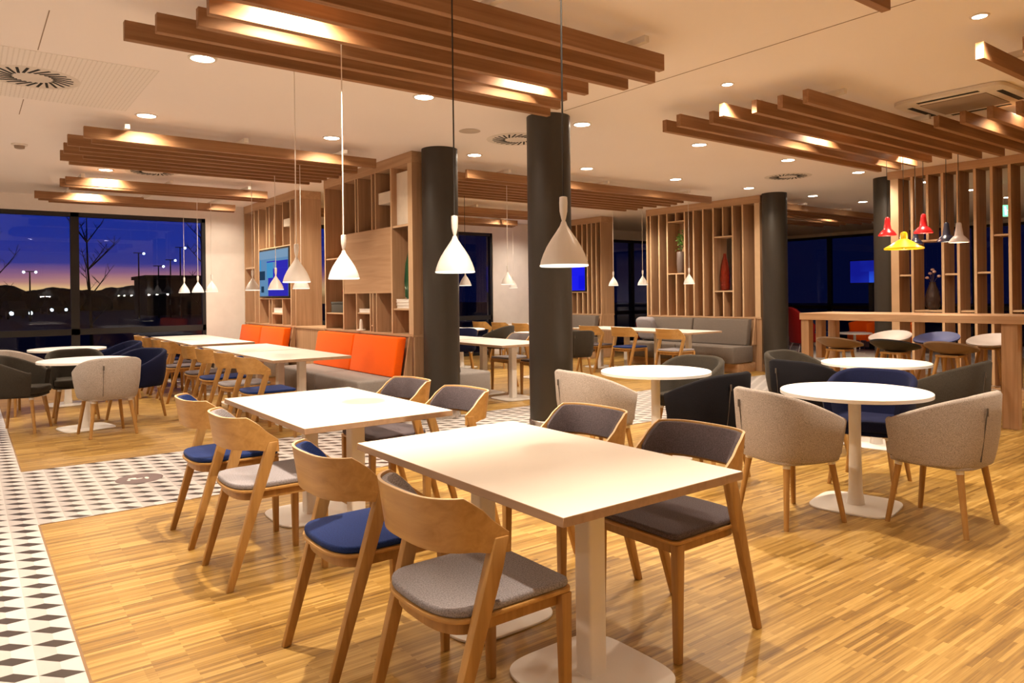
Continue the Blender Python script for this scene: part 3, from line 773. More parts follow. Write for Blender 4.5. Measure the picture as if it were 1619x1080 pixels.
# divider beside the second pillar: posts, closed panel, niches
xd0, xd1 = 4.10, 4.52
d1, P = divider('oak shelf divider beside the second pillar with a closed panel in its middle', xd0, xd1, 7.30, 9.85)
for y in (7.30, 7.37, 7.80, 9.20, 9.81): P('upright_board', xd0, xd1, y, y + 0.035, ZL, ZR)
P('end_panel', xd0, xd1, 7.336, 7.369, ZL, ZR)
P('closed_panel', xd0 + 0.004, xd0 + 0.03, 7.836, 9.199, 1.42, 2.22, 'panel_h')
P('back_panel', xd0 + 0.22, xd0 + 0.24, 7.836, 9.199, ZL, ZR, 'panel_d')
P('back_panel', xd0 + 0.30, xd0 + 0.32, 9.236, 9.809, ZL, ZR, 'panel')
for y in (8.22, 8.32, 8.72, 8.80): P('upright_board', xd0, xd0 + 0.219, y, y + 0.025, 2.221, ZR)
for y in (8.22, 8.32, 8.40, 8.80): P('upright_board', xd0, xd0 + 0.219, y, y + 0.022, ZL, 1.419)
P('niche_lining', xd0 + 0.02, xd0 + 0.21, 7.84, 8.18, 2.52, 2.66, 'plaster_w')
P('niche_panel', xd0 + 0.07, xd0 + 0.09, 7.406, 7.799, 2.23, 2.86, 'plaster_w')  # white panel added in place of the lit wall seen through here
P('niche_panel', xd0 + 0.24, xd0 + 0.26, 7.406, 7.799, ZL, 2.19, 'panel')
P('shelf', xd0 + 0.01, xd0 + 0.40, 7.406, 7.799, 2.195, 2.225, 'panel_d'); P('shelf', xd0 + 0.01, xd0 + 0.239, 7.406, 7.799, 1.215, 1.235, 'panel_h')
P('shelf', xd0 + 0.01, xd0 + 0.219, 8.345, 8.399, 1.0, 1.02, 'panel_h'); P('shelf', xd0 + 0.01, xd0 + 0.219, 8.423, 8.799, 1.155, 1.172, 'panel_h')
P('shelf', xd0 + 0.01, xd0 + 0.299, 9.236, 9.809, 1.9, 1.92, 'panel_h'); P('shelf', xd0 + 0.01, xd0 + 0.299, 9.236, 9.809, 1.14, 1.16, 'panel_h')
# divider with television
d2, P = divider('oak shelf divider carrying the television, towards the window', xd0, xd1, 10.97, 13.56, 9.87)
P('side_panel', xd0, xd1, 10.97, 11.01, ZL, ZR)
for y in (11.18, 12.72, 12.95, 13.52): P('upright_board', xd0, xd1, y, y + 0.035, ZL, ZR)
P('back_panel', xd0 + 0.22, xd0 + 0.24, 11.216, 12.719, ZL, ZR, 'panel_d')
P('back_panel', xd0 + 0.30, xd0 + 0.32, 12.986, 13.519, ZL, ZR, 'panel')
P('shelf', xd0 + 0.01, xd0 + 0.219, 11.216, 12.719, 1.35, 1.37, 'panel_h'); P('shelf', xd0 + 0.01, xd0 + 0.219, 11.216, 12.719, 2.2, 2.22, 'panel_h')
P('shelf', xd0 + 0.01, xd0 + 0.299, 12.986, 13.519, 1.9, 1.93, 'plaster_w')
for y in (11.6, 12.1, 12.25): P('upright_board', xd0 + 0.01, xd0 + 0.219, y, y + 0.022, ZL, 1.349)
for y in (11.55, 11.95, 12.2, 12.35): P('upright_board', xd0 + 0.01, xd0 + 0.219, y, y + 0.022, 2.221, ZR)
P('niche_lining', xd0 + 0.02, xd0 + 0.21, 11.22, 11.54, 2.52, 2.64, 'plaster_w')
P('shelf', xd0 + 0.01, xd0 + 0.219, 11.625, 12.099, 1.1, 1.13, 'plaster_w')
# slatted dividers with niches
def slat_divider(label, x0, x1, y0, y1, ys, base=True):
    o, P = divider(label, x0, x1, y0, y1)
    for y in ys: P('upright_board', x0, x1, y, y + 0.035, ZL, ZR)
    return o, P
d3, P = slat_divider('oak slatted divider behind the taupe bench with vase niches', 10.95, 11.33, 7.36, 9.98, [7.70, 7.91, 8.33, 8.56, 8.78, 8.99, 9.42, 9.63, 9.85, 9.945])
P('end_panel', 10.95, 11.33, 7.37, 7.48, ZL, ZR)
for z in (1.38, 2.37): P('shelf', 10.955, 11.325, 7.946, 8.329, z, z + 0.025, 'panel_h')
P('upright_board', 10.95, 11.33, 8.12, 8.15, 2.396, ZR); P('upright_board', 10.95, 11.33, 8.12, 8.15, ZL, 1.379)
for z in (1.73, 2.74): P('shelf', 10.955, 11.325, 9.026, 9.419, z, z + 0.025, 'panel_h')
P('upright_board', 10.95, 11.33, 9.205, 9.235, 2.766, ZR); P('upright_board', 10.95, 11.33, 9.205, 9.235, ZL, 1.729)
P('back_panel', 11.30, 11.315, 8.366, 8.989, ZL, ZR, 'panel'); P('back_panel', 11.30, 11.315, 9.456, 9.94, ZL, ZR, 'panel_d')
P('back_panel', 11.30, 11.315, 9.026, 9.419, ZL, 2.739, 'panel'); P('back_panel', 11.30, 11.315, 7.486, 7.909, ZL, ZR, 'panel')
P('back_panel', 11.30, 11.315, 7.946, 8.329, ZL, 1.379, 'panel'); P('back_panel', 11.30, 11.315, 7.946, 8.329, 2.396, ZR, 'panel')
d4, P = slat_divider('oak slatted divider with a blue screen, right of the central pillar', 10.95, 11.33, 11.27, 13.5, [11.42, 11.56, 11.70, 13.2, 13.46])
P('side_panel', 10.95, 11.33, 11.275, 11.31, ZL, ZR)
for y in (11.86, 12.04, 12.26, 12.48, 12.72): P('upright_board', 10.95, 11.33, y, y + 0.035, ZL, 1.40); P('upright_board', 10.95, 11.33, y, y + 0.035, 2.2, ZR)
for z in (1.401, 2.175): P('shelf', 10.955, 11.325, 11.736, 13.199, z, z + 0.024, 'panel_h')
P('back_panel', 11.30, 11.315, 11.32, 13.45, ZL, ZR, 'panel_d')
# see-through screen behind the bar table
sx0, sx1 = 10.42, 10.74
d5 = thing('slatted_screen', 'open oak slatted screen behind the bar table at right', 'room divider', (10.58, 3.6, 0), 0, 'oak room dividers')
def P(name, a0, a1, b0, b1, c0, c1, mat='panel'):
    link(name, board(name, a0 - 10.58, a1 - 10.58, b0 - 3.6, b1 - 3.6, c0, c1, mat), d5)
P('top_rail', sx0, sx1, 1.5, 4.95, 2.94, CEIL - 0.002, 'panel_h'); P('bottom_rail', sx0, sx1, 1.5, 4.95, 0.0, 0.12, 'panel_h')
YS = [4.80, 4.605, 4.215, 4.025, 3.825, 3.635, 3.435, 3.235, 3.035, 2.835, 2.63, 2.43, 2.2, 2.0, 1.8, 1.5]
for k, y in enumerate(YS):
    w_ = 0.11 if k == 0 else 0.035
    P('upright_board', sx0, sx1, y, y + w_, 0.121, 2.939)
P('upright_board', sx0, sx1, 4.405, 4.44, 2.061, 2.939)
for a, z in ((4.605, 1.57), (4.215, 1.08), (4.215, 2.035), (4.025, 1.57), (3.825, 1.08), (3.635, 1.58), (3.435, 2.05), (3.235, 1.09), (3.035, 1.5)):
    b = YS[YS.index(a) - 1]
    P('shelf', sx0 + 0.01, sx1 - 0.01, a + 0.036, b - 0.001, z, z + 0.025, 'panel_h')

# ------------------------------------------------------------------ bar table and stools
bt = thing('bar_table', 'long oak bar-height table in front of the slatted screen', 'bar table', (8.55, 3.6, 0))
def P(name, a0, a1, b0, b1, c0, c1, mat='bar'):
    link(name, MB().box(a0 - 8.55, a1 - 8.55, b0 - 3.6, b1 - 3.6, c0, c1).mesh(name, M[mat], bevel=0.003, bseg=1), bt)
P('tabletop', 8.17, 8.93, 2.35, 4.96, 1.035, 1.115)
for x0, x1 in ((8.19, 8.29), (8.81, 8.91)):
    P('leg', x0, x1, 4.85, 4.95, 0.0, 1.034, 'panel'); P('leg', x0, x1, 2.66, 2.80, 0.0, 1.034, 'panel')
P('cross_rail', 8.50, 8.60, 4.86, 4.94, 0.55, 1.034, 'panel')

def make_stool(col):
    o = bpy.data.objects.new('bar_stool', None); COL.objects.link(o)
    # shallow bowl shell with a low raised back, faces +x
    rings = []; NR, NA = 9, 36
    outer = []
    def P3(r, a, dz):
        c, s_ = math.cos(a), math.sin(a); u = r
        back = 0.5 - 0.5 * c
        lift = (0.015 + 0.115 * back ** 1.2) * u ** 2.4
        rx = 0.225 + 0.02 * back; ry = 0.245
        return (rx * u * c, ry * u * s_, 0.745 + lift + dz)
    vs = []; fs = []
    for layer, dz in ((0, 0.0), (1, -0.016)):
        for k in range(NR + 1):
            for j in range(NA):
                vs.append(P3(max(0.02, k / NR), 2 * PI * j / NA, dz))
    n1 = (NR + 1) * NA
    for k in range(NR):
        for j in range(NA):
            a, b = k * NA + j, k * NA + (j + 1) % NA
            fs.append((a, b, b + NA, a + NA)); fs.append((n1 + a, n1 + a + NA, n1 + b + NA, n1 + b))
    for j in range(NA):
        a, b = NR * NA + j, NR * NA + (j + 1) % NA
        fs.append((a, b, n1 + b, n1 + a))
    fs.append(tuple(range(NA))[::-1]); fs.append(tuple(n1 + j for j in range(NA)))
    link('seat_shell', MB().add(vs, fs).mesh('seat_shell', M[col]), o)
    link('under_frame', MB().box(-0.11, 0.11, -0.11, 0.11, 0.705, 0.728).mesh('under_frame', M['oak'], bevel=0.004), o)
    for sx in (-1, 1):
        for sy in (-1, 1):
            link('leg', MB().tube([(sx * 0.09, sy * 0.09, 0.705), (sx * 0.20, sy * 0.20, 0.0)], [0.018, 0.014], 12).mesh('leg', M['oak']), o)
    q = 0.1585
    link('footrest', MB().tube([(-q, -q, 0.27), (q, -q, 0.27)], 0.009, 8).tube([(q, -q, 0.27), (q, q, 0.27)], 0.009, 8).tube([(q, q, 0.27), (-q, q, 0.27)], 0.009, 8).tube([(-q, q, 0.27), (-q, -q, 0.27)], 0.009, 8).mesh('footrest', M['steel']), o)
    return o
M['st_brown'] = plain('stool_greige', (0.20, 0.13, 0.085), 0.55); M['st_black'] = plain('stool_black', (0.008, 0.009, 0.014), 0.5)
M['st_white'] = plain('stool_white', (0.46, 0.40, 0.38), 0.5); M['st_blue'] = plain('stool_blue', (0.045, 0.055, 0.17), 0.55)
SG = 'bar stools with low curved shells'
for x, y, rz, col, l in ((7.90, 4.30, 0, 'st_brown', 'greige bar stool on the near side of the bar table, left end'), (7.90, 3.69, 0, 'st_black', 'black bar stool on the near side of the bar table'),
                         (7.90, 3.14, 0, 'st_brown', 'greige bar stool on the near side of the bar table, right end'), (9.2, 4.36, 180, 'st_white', 'pale grey bar stool across the bar table, left end'),
                         (9.2, 3.82, 180, 'st_blue', 'blue bar stool across the bar table, in the middle'), (9.2, 3.24, 180, 'st_white', 'pale grey bar stool across the bar table, behind its right leg')):
    place('stool_' + col, lambda: make_stool(col), (x, y, 0), R(rz), l, 'bar stool', SG)

# ------------------------------------------------------------------ pendants
def make_pendant(cord):
    o = bpy.data.objects.new('pendant_lamp', None); COL.objects.link(o)       # origin at the rim
    k = 0.09
    out = [(0.090, 0.0), (0.0895, 0.006), (0.086, 0.022), (0.078, 0.045), (0.064, 0.075), (0.046, 0.104), (0.028, 0.130), (0.014, 0.152), (0.0085, 0.168)]
    inn = [(max(0.004, r - 0.003), z - 0.002) for r, z in reversed(out)]
    inn[-1] = (0.0872, 0.0)
    link('shade', MB().lathe(out + inn, 40, cap0=False, cap1=False).mesh('shade', M['shade']), o)
    link('socket', MB().lathe([(0.006, 0.168), (0.009, 0.180), (0.0145, 0.205), (0.0155, 0.238), (0.0145, 0.258), (0.010, 0.260)], 24).mesh('socket', M['shade']), o)
    link('cord', MB().tube([(0, 0, 0.26), (0, 0, CEIL - 1.49)], 0.0035, 8).mesh('cord', M[cord]), o)
    link('bulb', MB().sphere((0, 0, 0.030), 0.027, 12).mesh('bulb', M['bulb']), o)
    link('glowing_rim', MB().lathe([(0.0905, 0.0005), (0.0905, 0.006), (0.0898, 0.0065), (0.0865, 0.001), (0.0868, -0.001)], 40, cap0=False, cap1=False).mesh('glowing_rim', M['rim']), o)
    return o
PG = 'white bell pendant lamps on long cords'
def pend(x, y, z, cord, label, pw=3.0):
    place('pend_' + cord, lambda: make_pendant(cord), (x, y, z), 0, label, 'pendant lamp', PG)
    L = bpy.data.lights.new('pendant_light', 'POINT'); L.energy = pw; L.color = (1.0, 0.80, 0.56); L.shadow_soft_size = 0.02
    o = bpy.data.objects.new('pendant_light', L); COL.objects.link(o); o.location = (x, y, z - 0.012)
pend(1.78, 2.03, 1.49, 'cord_b', 'white pendant lamp on a dark cord before the central pillar, nearest of all', 6.5)
pend(1.78, 2.78, 1.49, 'cord_b', 'white pendant lamp on a dark cord at the edge of the second pillar', 5.0)
pend(1.78, 3.99, 1.49, 'cord_w', 'white pendant lamp on a pale cord in front of the closed shelf panel')
pend(1.78, 4.75, 1.485, 'cord_w', 'white pendant lamp on a pale cord overlapping the television edge')
for y, l in ((7.74, 'white pendant lamp just behind the one at the television edge'), (8.55, 'white pendant lamp in front of the television screen'), (9.42, 'white pendant lamp left of the television'),
             (11.35, 'white pendant lamp against the wall right of the dusk window'), (12.15, 'white pendant lamp at the right edge of the dusk window'), (13.05, 'white pendant lamp farthest into the dusk window')):
    pend(2.95, y, 1.475, 'cord_w', l, 2.2)
for x, y, c, l in ((5.86, 7.84, 'cord_w', 'white pendant lamp between the two black pillars, right one'), (5.86, 8.88, 'cord_b', 'white pendant lamp between the two black pillars, left one'),
                   (9.42, 12.4, 'cord_w', 'small white pendant lamp far back beside the rear window frame'), (9.3, 11.6, 'cord_b', 'small pendant lamp far back, close to the central pillar'), (9.5, 9.47, 'cord_w', 'white pendant lamp before the blue screen divider at right'),
                   (9.5, 8.75, 'cord_w', 'white pendant lamp before the dark gap right of the central pillar'), (9.5, 7.73, 'cord_w', 'white pendant lamp before the plant niche')):
    pend(x, y, 1.52, c, l, 2.2)

def color_lamp(x, y, z, kind, col, label, sc=1.0, rimcol=None):
    o = thing('colour_pendant_lamp', label, 'pendant lamp', (x, y, z), 0, 'coloured pendant lamps over the bar table')
    if kind == 'narrow': out = [(0.098, 0.0), (0.098, 0.010), (0.075, 0.042), (0.058, 0.060), (0.042, 0.075), (0.030, 0.16), (0.026, 0.20), (0.014, 0.215)]
    elif kind == 'wide': out = [(0.205, 0.0), (0.205, 0.016), (0.19, 0.024), (0.13, 0.058), (0.07, 0.098), (0.040, 0.115), (0.036, 0.175), (0.030, 0.19), (0.012, 0.198)]
    else: out = [(0.205, 0.0), (0.205, 0.008), (0.12, 0.012), (0.075, 0.035), (0.048, 0.09), (0.036, 0.16), (0.028, 0.19), (0.012, 0.198)]
    out = [(r * sc, z_ * sc) for r, z_ in out]
    inn = [(max(0.004, r - 0.004), zz - 0.003) for r, zz in reversed(out)]; inn[-1] = (out[0][0] - 0.004, 0.0)
    link('shade', MB().lathe(out + inn, 40, cap0=False, cap1=False).mesh('shade', M[col]), o)
    link('cord', MB().tube([(0, 0, out[-1][1] - 0.004), (0, 0, CEIL - z)], 0.004, 8).mesh('cord', M['cord_b']), o)
    link('bulb', MB().sphere((0, 0, 0.035), 0.026, 12).mesh('bulb', M['bulb']), o)
    L = bpy.data.lights.new('pendant_light', 'POINT'); L.energy = 1.5; L.color = (1.0, 0.8, 0.56); L.shadow_soft_size = 0.02
    q = bpy.data.objects.new('pendant_light', L); COL.objects.link(q); q.location = (x, y, z - 0.01)
color_lamp(8.6, 4.09, 2.02, 'narrow', 'red_l', 'red bell pendant lamp in front of the right-hand pillar')
color_lamp(8.5, 3.86, 1.845, 'wide', 'yellow_l', 'wide yellow pendant lamp, lowest of the coloured cluster')
color_lamp(8.6, 3.69, 2.02, 'narrow', 'red_l', 'red bell pendant lamp, highest of the coloured cluster')
color_lamp(8.95, 3.93, 1.925, 'narrow', 'navy_l', 'dark bell pendant lamp half hidden behind the highest red one', 0.8)
color_lamp(8.72, 3.50, 1.915, 'narrow', 'navy_l', 'navy bell pendant lamp in the coloured cluster')
color_lamp(8.50, 3.29, 1.885, 'narrow', 'mauve_l', 'pale brown bell pendant lamp, rightmost of the cluster')

# ------------------------------------------------------------------ screens, shelf objects
def screen(name, label, x, y, z, w, h, pic, face=-1):
    o = thing(name, label, 'television', (x, y, z))
    link('housing', MB().box(0, 0.045, -w / 2, w / 2, -h / 2, h / 2).mesh('housing', M['frame'], bevel=0.004), o)
    link('display', tv_picture() if pic == 'tv' else MB().box(-0.003, 0.0, -w / 2 + 0.02, w / 2 - 0.02, -h / 2 + 0.02, h / 2 - 0.02).mesh('display', M[pic], smooth=0), o)
M['tvp'] = [emit('tv_light_blue', (0.22, 0.46, 0.80), 0.6), emit('tv_deep_blue', (0.045, 0.035, 0.62), 0.75), emit('tv_teal', (0.07, 0.34, 0.66), 0.9), emit('tv_dark', (0.02, 0.05, 0.10), 0.9), emit('tv_sky', (0.36, 0.58, 0.85), 0.6)]
def tv_picture():
    m = MB(); W, H = 0.69, 0.38      # y runs right to left for the viewer
    def q(mat, u0, u1, v0, v1, d):
        m.cur = mat; m.box(-0.003 - d, -0.0002 - d, W - 2 * W * u1, W - 2 * W * u0, -H + 2 * H * v0, -H + 2 * H * v1)
    q(0, 0, 1, 0, 1, 0.0); q(4, 0, 1, 0.82, 1, 0.0032); q(1, 0.32, 1, 0.0, 0.60, 0.0032); q(1, 0.62, 1, 0.601, 0.76, 0.0032)
    q(2, 0.28, 0.50, 0.40, 0.74, 0.0064); q(3, 0.0, 0.20, 0.36, 0.56, 0.0032); q(3, 0.06, 0.16, 0.08, 0.22, 0.0032); q(1, 0.28, 0.62, 0.742, 0.765, 0.0064); q(2, 0.0, 0.06, 0.57, 0.81, 0.0032)
    return m.mesh('display', M['tvp'], smooth=0)
screen('television', 'wall television showing a bright blue picture in the left divider', 4.085, 11.95, 1.785, 1.42, 0.80, 'tv')
screen('television', 'blue screen set in the divider right of the central pillar', 10.93, 12.40, 1.785, 1.28, 0.70, 'tv2')
screen('television', 'dim blue screen glowing in the dark lounge left of the right pillar', 17.0, 8.52, 1.82, 0.95, 0.56, 'tv3')
lg = thing('screen_stand', 'dark stand under the lounge screen', 'stand', (17.10, 8.52, 0.0)) 
link('post', MB().box(-0.04, 0.04, -0.05, 0.05, 0.012, 1.9).mesh('post', M['frame']), lg); link('base_plate', MB().box(-0.25, 0.25, -0.35, 0.35, 0, 0.0115).mesh('base_plate', M['frame']), lg)

def lathe_thing(name, label, cat, loc, prof, mat, group=None):
    o = link(name, MB().lathe(prof, 32).mesh(name, M[mat]), None, loc)
    tag(o, label, cat, group); return o
xs = xd0
lathe_thing('bottle_vase', 'tall dark green bottle vase standing on white books in the shelf', 'vase', (xs + 0.13, 7.57, 1.348), [(0.055, 0), (0.075, 0.02), (0.085, 0.2), (0.07, 0.42), (0.035, 0.56), (0.028, 0.7), (0.036, 0.715)], 'green_v')
for k, (w_, z_) in enumerate(((0.17, 1.236), (0.165, 1.274), (0.16, 1.311))):
    bk = thing('book', ['white book under the green bottle vase, lowest of three', 'white book under the green bottle vase, middle of three', 'white book directly under the green bottle vase'][k], 'book', (xs + 0.13, 7.60, z_), R(3 * k - 3), 'white books under the green vase')
    link('cover', MB().box(-0.10, 0.10, -w_, w_, 0, 0.004).box(-0.10, 0.10, -w_, w_, 0.032, 0.036).box(0.094, 0.10, -w_, w_, 0.0041, 0.0319).mesh('cover', M['paper'], smooth=0), bk)
    link('pages', MB().box(-0.095, 0.0935, -w_ + 0.006, w_ - 0.006, 0.0042, 0.0318).mesh('pages', M['white'], smooth=0), bk)
bk = thing('book', 'white book lying on the small shelf below the closed panel', 'book', (xs + 0.11, 8.61, 1.1725))
link('cover', MB().box(-0.09, 0.09, -0.17, 0.17, 0, 0.004).box(-0.09, 0.09, -0.17, 0.17, 0.046, 0.05).box(0.084, 0.09, -0.17, 0.17, 0.0041, 0.0459).mesh('cover', M['paper'], smooth=0), bk)
link('pages', MB().box(-0.085, 0.0835, -0.165, 0.165, 0.0042, 0.0458).mesh('pages', M['white'], smooth=0), bk)
bk = thing('book', 'white book in the niche under the television', 'book', (xs + 0.11, 11.86, 1.1305))
link('cover', MB().box(-0.09, 0.09, -0.2, 0.2, 0, 0.004).box(-0.09, 0.09, -0.2, 0.2, 0.071, 0.075).box(0.084, 0.09, -0.2, 0.2, 0.0041, 0.0709).mesh('cover', M['paper'], smooth=0), bk)
link('pages', MB().box(-0.085, 0.0835, -0.195, 0.195, 0.0042, 0.0708).mesh('pages', M['white'], smooth=0), bk)
cs = thing('candlestick', 'small cream candle holder on the ledge behind the orange cushions', 'candle holder', (xs + 0.02, 8.72, 0.9355))
link('dish', MB().lathe([(0.055, 0), (0.06, 0.015), (0.05, 0.02)], 24).mesh('dish', M['paper']), cs); link('candle', MB().lathe([(0.022, 0.0205), (0.018, 0.13), (0.012, 0.15)], 20).mesh('candle', M['paper']), cs)
bx_ = thing('storage_box', 'dark lidded box in the leftmost niche of the near shelf divider', 'box', (xs + 0.14, 9.52, 1.1605))
link('body', MB().box(-0.10, 0.10, -0.2, 0.2, 0, 0.12).mesh('body', M['box_d'], bevel=0.003), bx_); link('lid', MB().box(-0.105, 0.105, -0.205, 0.205, 0.1205, 0.15).mesh('lid', M['box_d'], bevel=0.003), bx_)
lathe_thing('bottle_vase', 'slim red-brown bottle vase on top of the dark lidded box', 'vase', (xs + 0.14, 9.42, 1.311), [(0.04, 0), (0.055, 0.02), (0.06, 0.14), (0.03, 0.28), (0.022, 0.42), (0.028, 0.43)], 'red_v')
lathe_thing('bottle_vase', 'large amber-red glass bottle vase in the niche of the taupe bench divider', 'vase', (11.12, 8.225, 1.4055), [(0.06, 0), (0.085, 0.02), (0.092, 0.25), (0.07, 0.46), (0.030, 0.62), (0.024, 0.68)], 'red_v')
lathe_thing('bottle_vase', 'tall dark glass bottle vase beside the amber-red one', 'vase', (11.16, 8.035, 1.4055), [(0.05, 0), (0.062, 0.02), (0.068, 0.4), (0.045, 0.62), (0.035, 0.80), (0.042, 0.83)], 'dark_v')
pl = thing('potted_plant', 'leafy green plant in a tall grey vase in the niche above the taupe bench', 'plant', (11.10, 9.22, 1.7555))
link('vase', MB().lathe([(0.06, 0), (0.075, 0.03), (0.085, 0.2), (0.08, 0.40), (0.072, 0.415), (0.05, 0.41)], 28).mesh('vase', M['grey_v']), pl)
rnd = random.Random(3)
lf = MB(); stm = MB()
for k in range(9):
    a = 2 * PI * k / 9; tip = (0.07 * math.cos(a), 0.07 * math.sin(a), 0.50 + 0.28 * rnd.random())
    stm.tube([(0, 0, 0.40), (tip[0] * 0.5, tip[1] * 0.5, 0.5), tip], 0.003, 6)
for k in range(150):
    c = Vector((rnd.gauss(0, 0.045), rnd.gauss(-0.02, 0.055), 0.62 + rnd.gauss(0, 0.085))); d = Vector((rnd.uniform(-1, 1), rnd.uniform(-1, 1), rnd.uniform(-0.4, 1))).normalized(); n = d.cross(Vector((rnd.uniform(-1, 1), rnd.uniform(-1, 1), rnd.uniform(-1, 1)))).normalized()
    c.x = max(-0.10, min(0.10, c.x)); c.y = max(-0.12, min(0.12, c.y)); c.z = min(c.z, 0.88)
    q = [c, c + d * 0.022 + n * 0.014, c + d * 0.05, c + d * 0.022 - n * 0.014]
    lf.add([tuple(v) for v in q], [(0, 1, 2, 3)])
link('foliage', lf.mesh('foliage', M['leaf'], smooth=0), pl); link('stems', stm.mesh('stems', M['stem']), pl)
fv = thing('flower_vase', 'dark round vase with a few pink blossoms in the slatted screen', 'vase', (10.58, 4.43, 1.1055))
link('vase', MB().lathe([(0.05, 0), (0.085, 0.04), (0.10, 0.14), (0.075, 0.26), (0.04, 0.36), (0.045, 0.38)], 28).mesh('vase', M['dark_v']), fv)
stm = MB()
for k, (dx, dy, dz) in enumerate(((0.02, 0.04, 0.50), (-0.02, -0.03, 0.52), (0.03, -0.07, 0.46), (0, 0.0, 0.55), (-0.03, 0.06, 0.44))):
    stm.tube([(0, 0, 0.34), (dx * 0.5, dy * 0.5, 0.42), (dx, dy, dz)], 0.0025, 6)
    b_ = link('blossom', MB().sphere((dx, dy, dz), 0.026, 8, 0.7).mesh('blossom', M['pink']), fv)
link('stems', stm.mesh('stems', M['stem']), fv)

# emblem disc stuck on the tiled aisle
em = thing('floor_sticker', 'dark round sticker with a pale mark on the tiled aisle at left', 'sticker', (1.06, 6.19, 0.0022))
link('disc', MB().lathe([(0.165, 0.0), (0.165, 0.0008)], 48).mesh('disc', M['emblem']), em)
gl = MB()
gl.plate(superell(0.03, 0.022, 2.2, 20, -0.045, 0.03), 0.0009, 0.0013).plate(superell(0.035, 0.012, 2.0, 20, -0.01, 0.0), 0.0009, 0.0013).plate(superell(0.014, 0.035, 2.2, 20, 0.05, -0.01), 0.0009, 0.0013).plate(superell(0.012, 0.018, 2.2, 20, -0.075, -0.01), 0.0009, 0.0013)
link('pale_mark', gl.mesh('pale_mark', M['white'], smooth=0), em)

# exit sign behind the screen
ex = thing('exit_sign', 'small lit green and white exit sign behind the slatted screen', 'sign', (13.2, 4.45, 2.62), R(35))
link('housing', MB().box(0, 0.05, -0.17, 0.17, -0.10, 0.10).mesh('housing', M['white']), ex)
link('lit_face', MB().box(-0.003, -0.0002, -0.16, 0.16, -0.09, 0.09).mesh('lit_face', M['exit'], smooth=0), ex)
pm = MB()
def pbox(y0, y1, z0, z1): pm.box(-0.005, -0.0031, y0, y1, z0, z1)
pbox(0.055, 0.12, -0.07, 0.07); pbox(-0.03, -0.005, -0.01, 0.045); pbox(-0.06, -0.03, 0.0, 0.012); pbox(-0.04, -0.01, -0.065, -0.012); pbox(-0.025, 0.0, 0.05, 0.07); pbox(-0.12, -0.07, -0.008, 0.008)
link('pictogram', pm.mesh('pictogram', M['exit_w'], smooth=0), ex)
link('suspension_rod', MB().tube([(0.025, 0, 0.10), (0.025, 0, CEIL - 2.62)], 0.006, 8).mesh('suspension_rod', M['white']), ex)

# ------------------------------------------------------------------ lounge at far right
def lounge_chair(label, x, y, rz, col, high=True):
    o = thing('lounge_chair', label, 'armchair', (x, y, 0.010), R(rz), 'lounge chairs in the dark area at far right')
    h = 1.02 if high else 0.72
    rings = []
    for k in range(19):
        a = -R(105) + R(210) * k / 18; n = 2 / 2.6
        c, s_ = math.cos(a), math.sin(a)
        X_, Y_ = -0.30 * math.copysign(abs(c) ** n, c), 0.36 * math.copysign(abs(s_) ** n, s_)
        zt = h - (h - 0.62) * min(1, abs(a) / R(105)) ** 2
        rings.append([(X_ * 0.85, Y_ * 0.85, 0.22), (X_ * 1.1 - 0.05 * (zt > 0.8), Y_, zt), (X_ * 1.1 * 0.82, Y_ * 0.84, zt), (X_ * 0.7, Y_ * 0.72, 0.24)])
    link('shell', MB().loft(rings).mesh('shell', M[col], bevel=0.012), o)
    link('seat_cushion', MB().plate(superell(0.24, 0.26, 4, 32, 0.02, 0), 0.245, 0.43).mesh('seat_cushion', M[col], bevel=0.03, bseg=3), o)
    for sx in (-1, 1):
        for sy in (-1, 1): link('leg', MB().tube([(sx * 0.15, sy * 0.17, 0.242), (sx * 0.23, sy * 0.26, 0.005)], [0.014, 0.01], 10).mesh('leg', M['steel']), o)
lounge_chair('dark red high-backed lounge chair right of the far right pillar', 14.9, 8.95, -35, 'redf')
lounge_chair('orange lounge chair seen under the bar table, left one', 16.3, 8.35, 150, 'orange', False)
lounge_chair('orange lounge chair seen under the bar table, right one', 16.1, 7.45, 170, 'orange', False)
lounge_chair('blue lounge chair beside the dark red one', 15.7, 9.0, 200, 'blue', False)
lounge_chair('dark red lounge chair seen between the two slatted dividers', 13.6, 12.3, 220, 'redf', False)
ct = thing('coffee_table', 'low white round table in the lounge at far right', 'table', (15.5, 8.1, 0.009))
link('tabletop', MB().lathe([(0.34, 0.42), (0.35, 0.425), (0.35, 0.445), (0.34, 0.45)], 40).mesh('tabletop', M['white_top']), ct); link('column', MB().lathe([(0.20, 0), (0.20, 0.01), (0.03, 0.02), (0.025, 0.4195)], 24).mesh('column', M['white']), ct)
rg = tag(link('lounge_rug', MB().plate(superell(1.9, 2.1, 8, 48), 0.0025, 0.0085).mesh('lounge_rug', M['white']), None, (14.7, 8.9, 0)), 'pale rug under the lounge chairs at far right', 'rug')
cu = tag(link('scatter_cushion', MB().plate(superell(0.22, 0.22, 5, 32), -0.07, 0.07).mesh('scatter_cushion', M['grey'], bevel=0.05, bseg=3), None, (10.73, 10.12, 0.665), (0, R(80), 0)), 'grey patterned scatter cushion at the far end of the taupe bench', 'cushion')
cu.location = (10.585, 9.66, 0.70); cu.rotation_euler = (0, R(76), R(0))

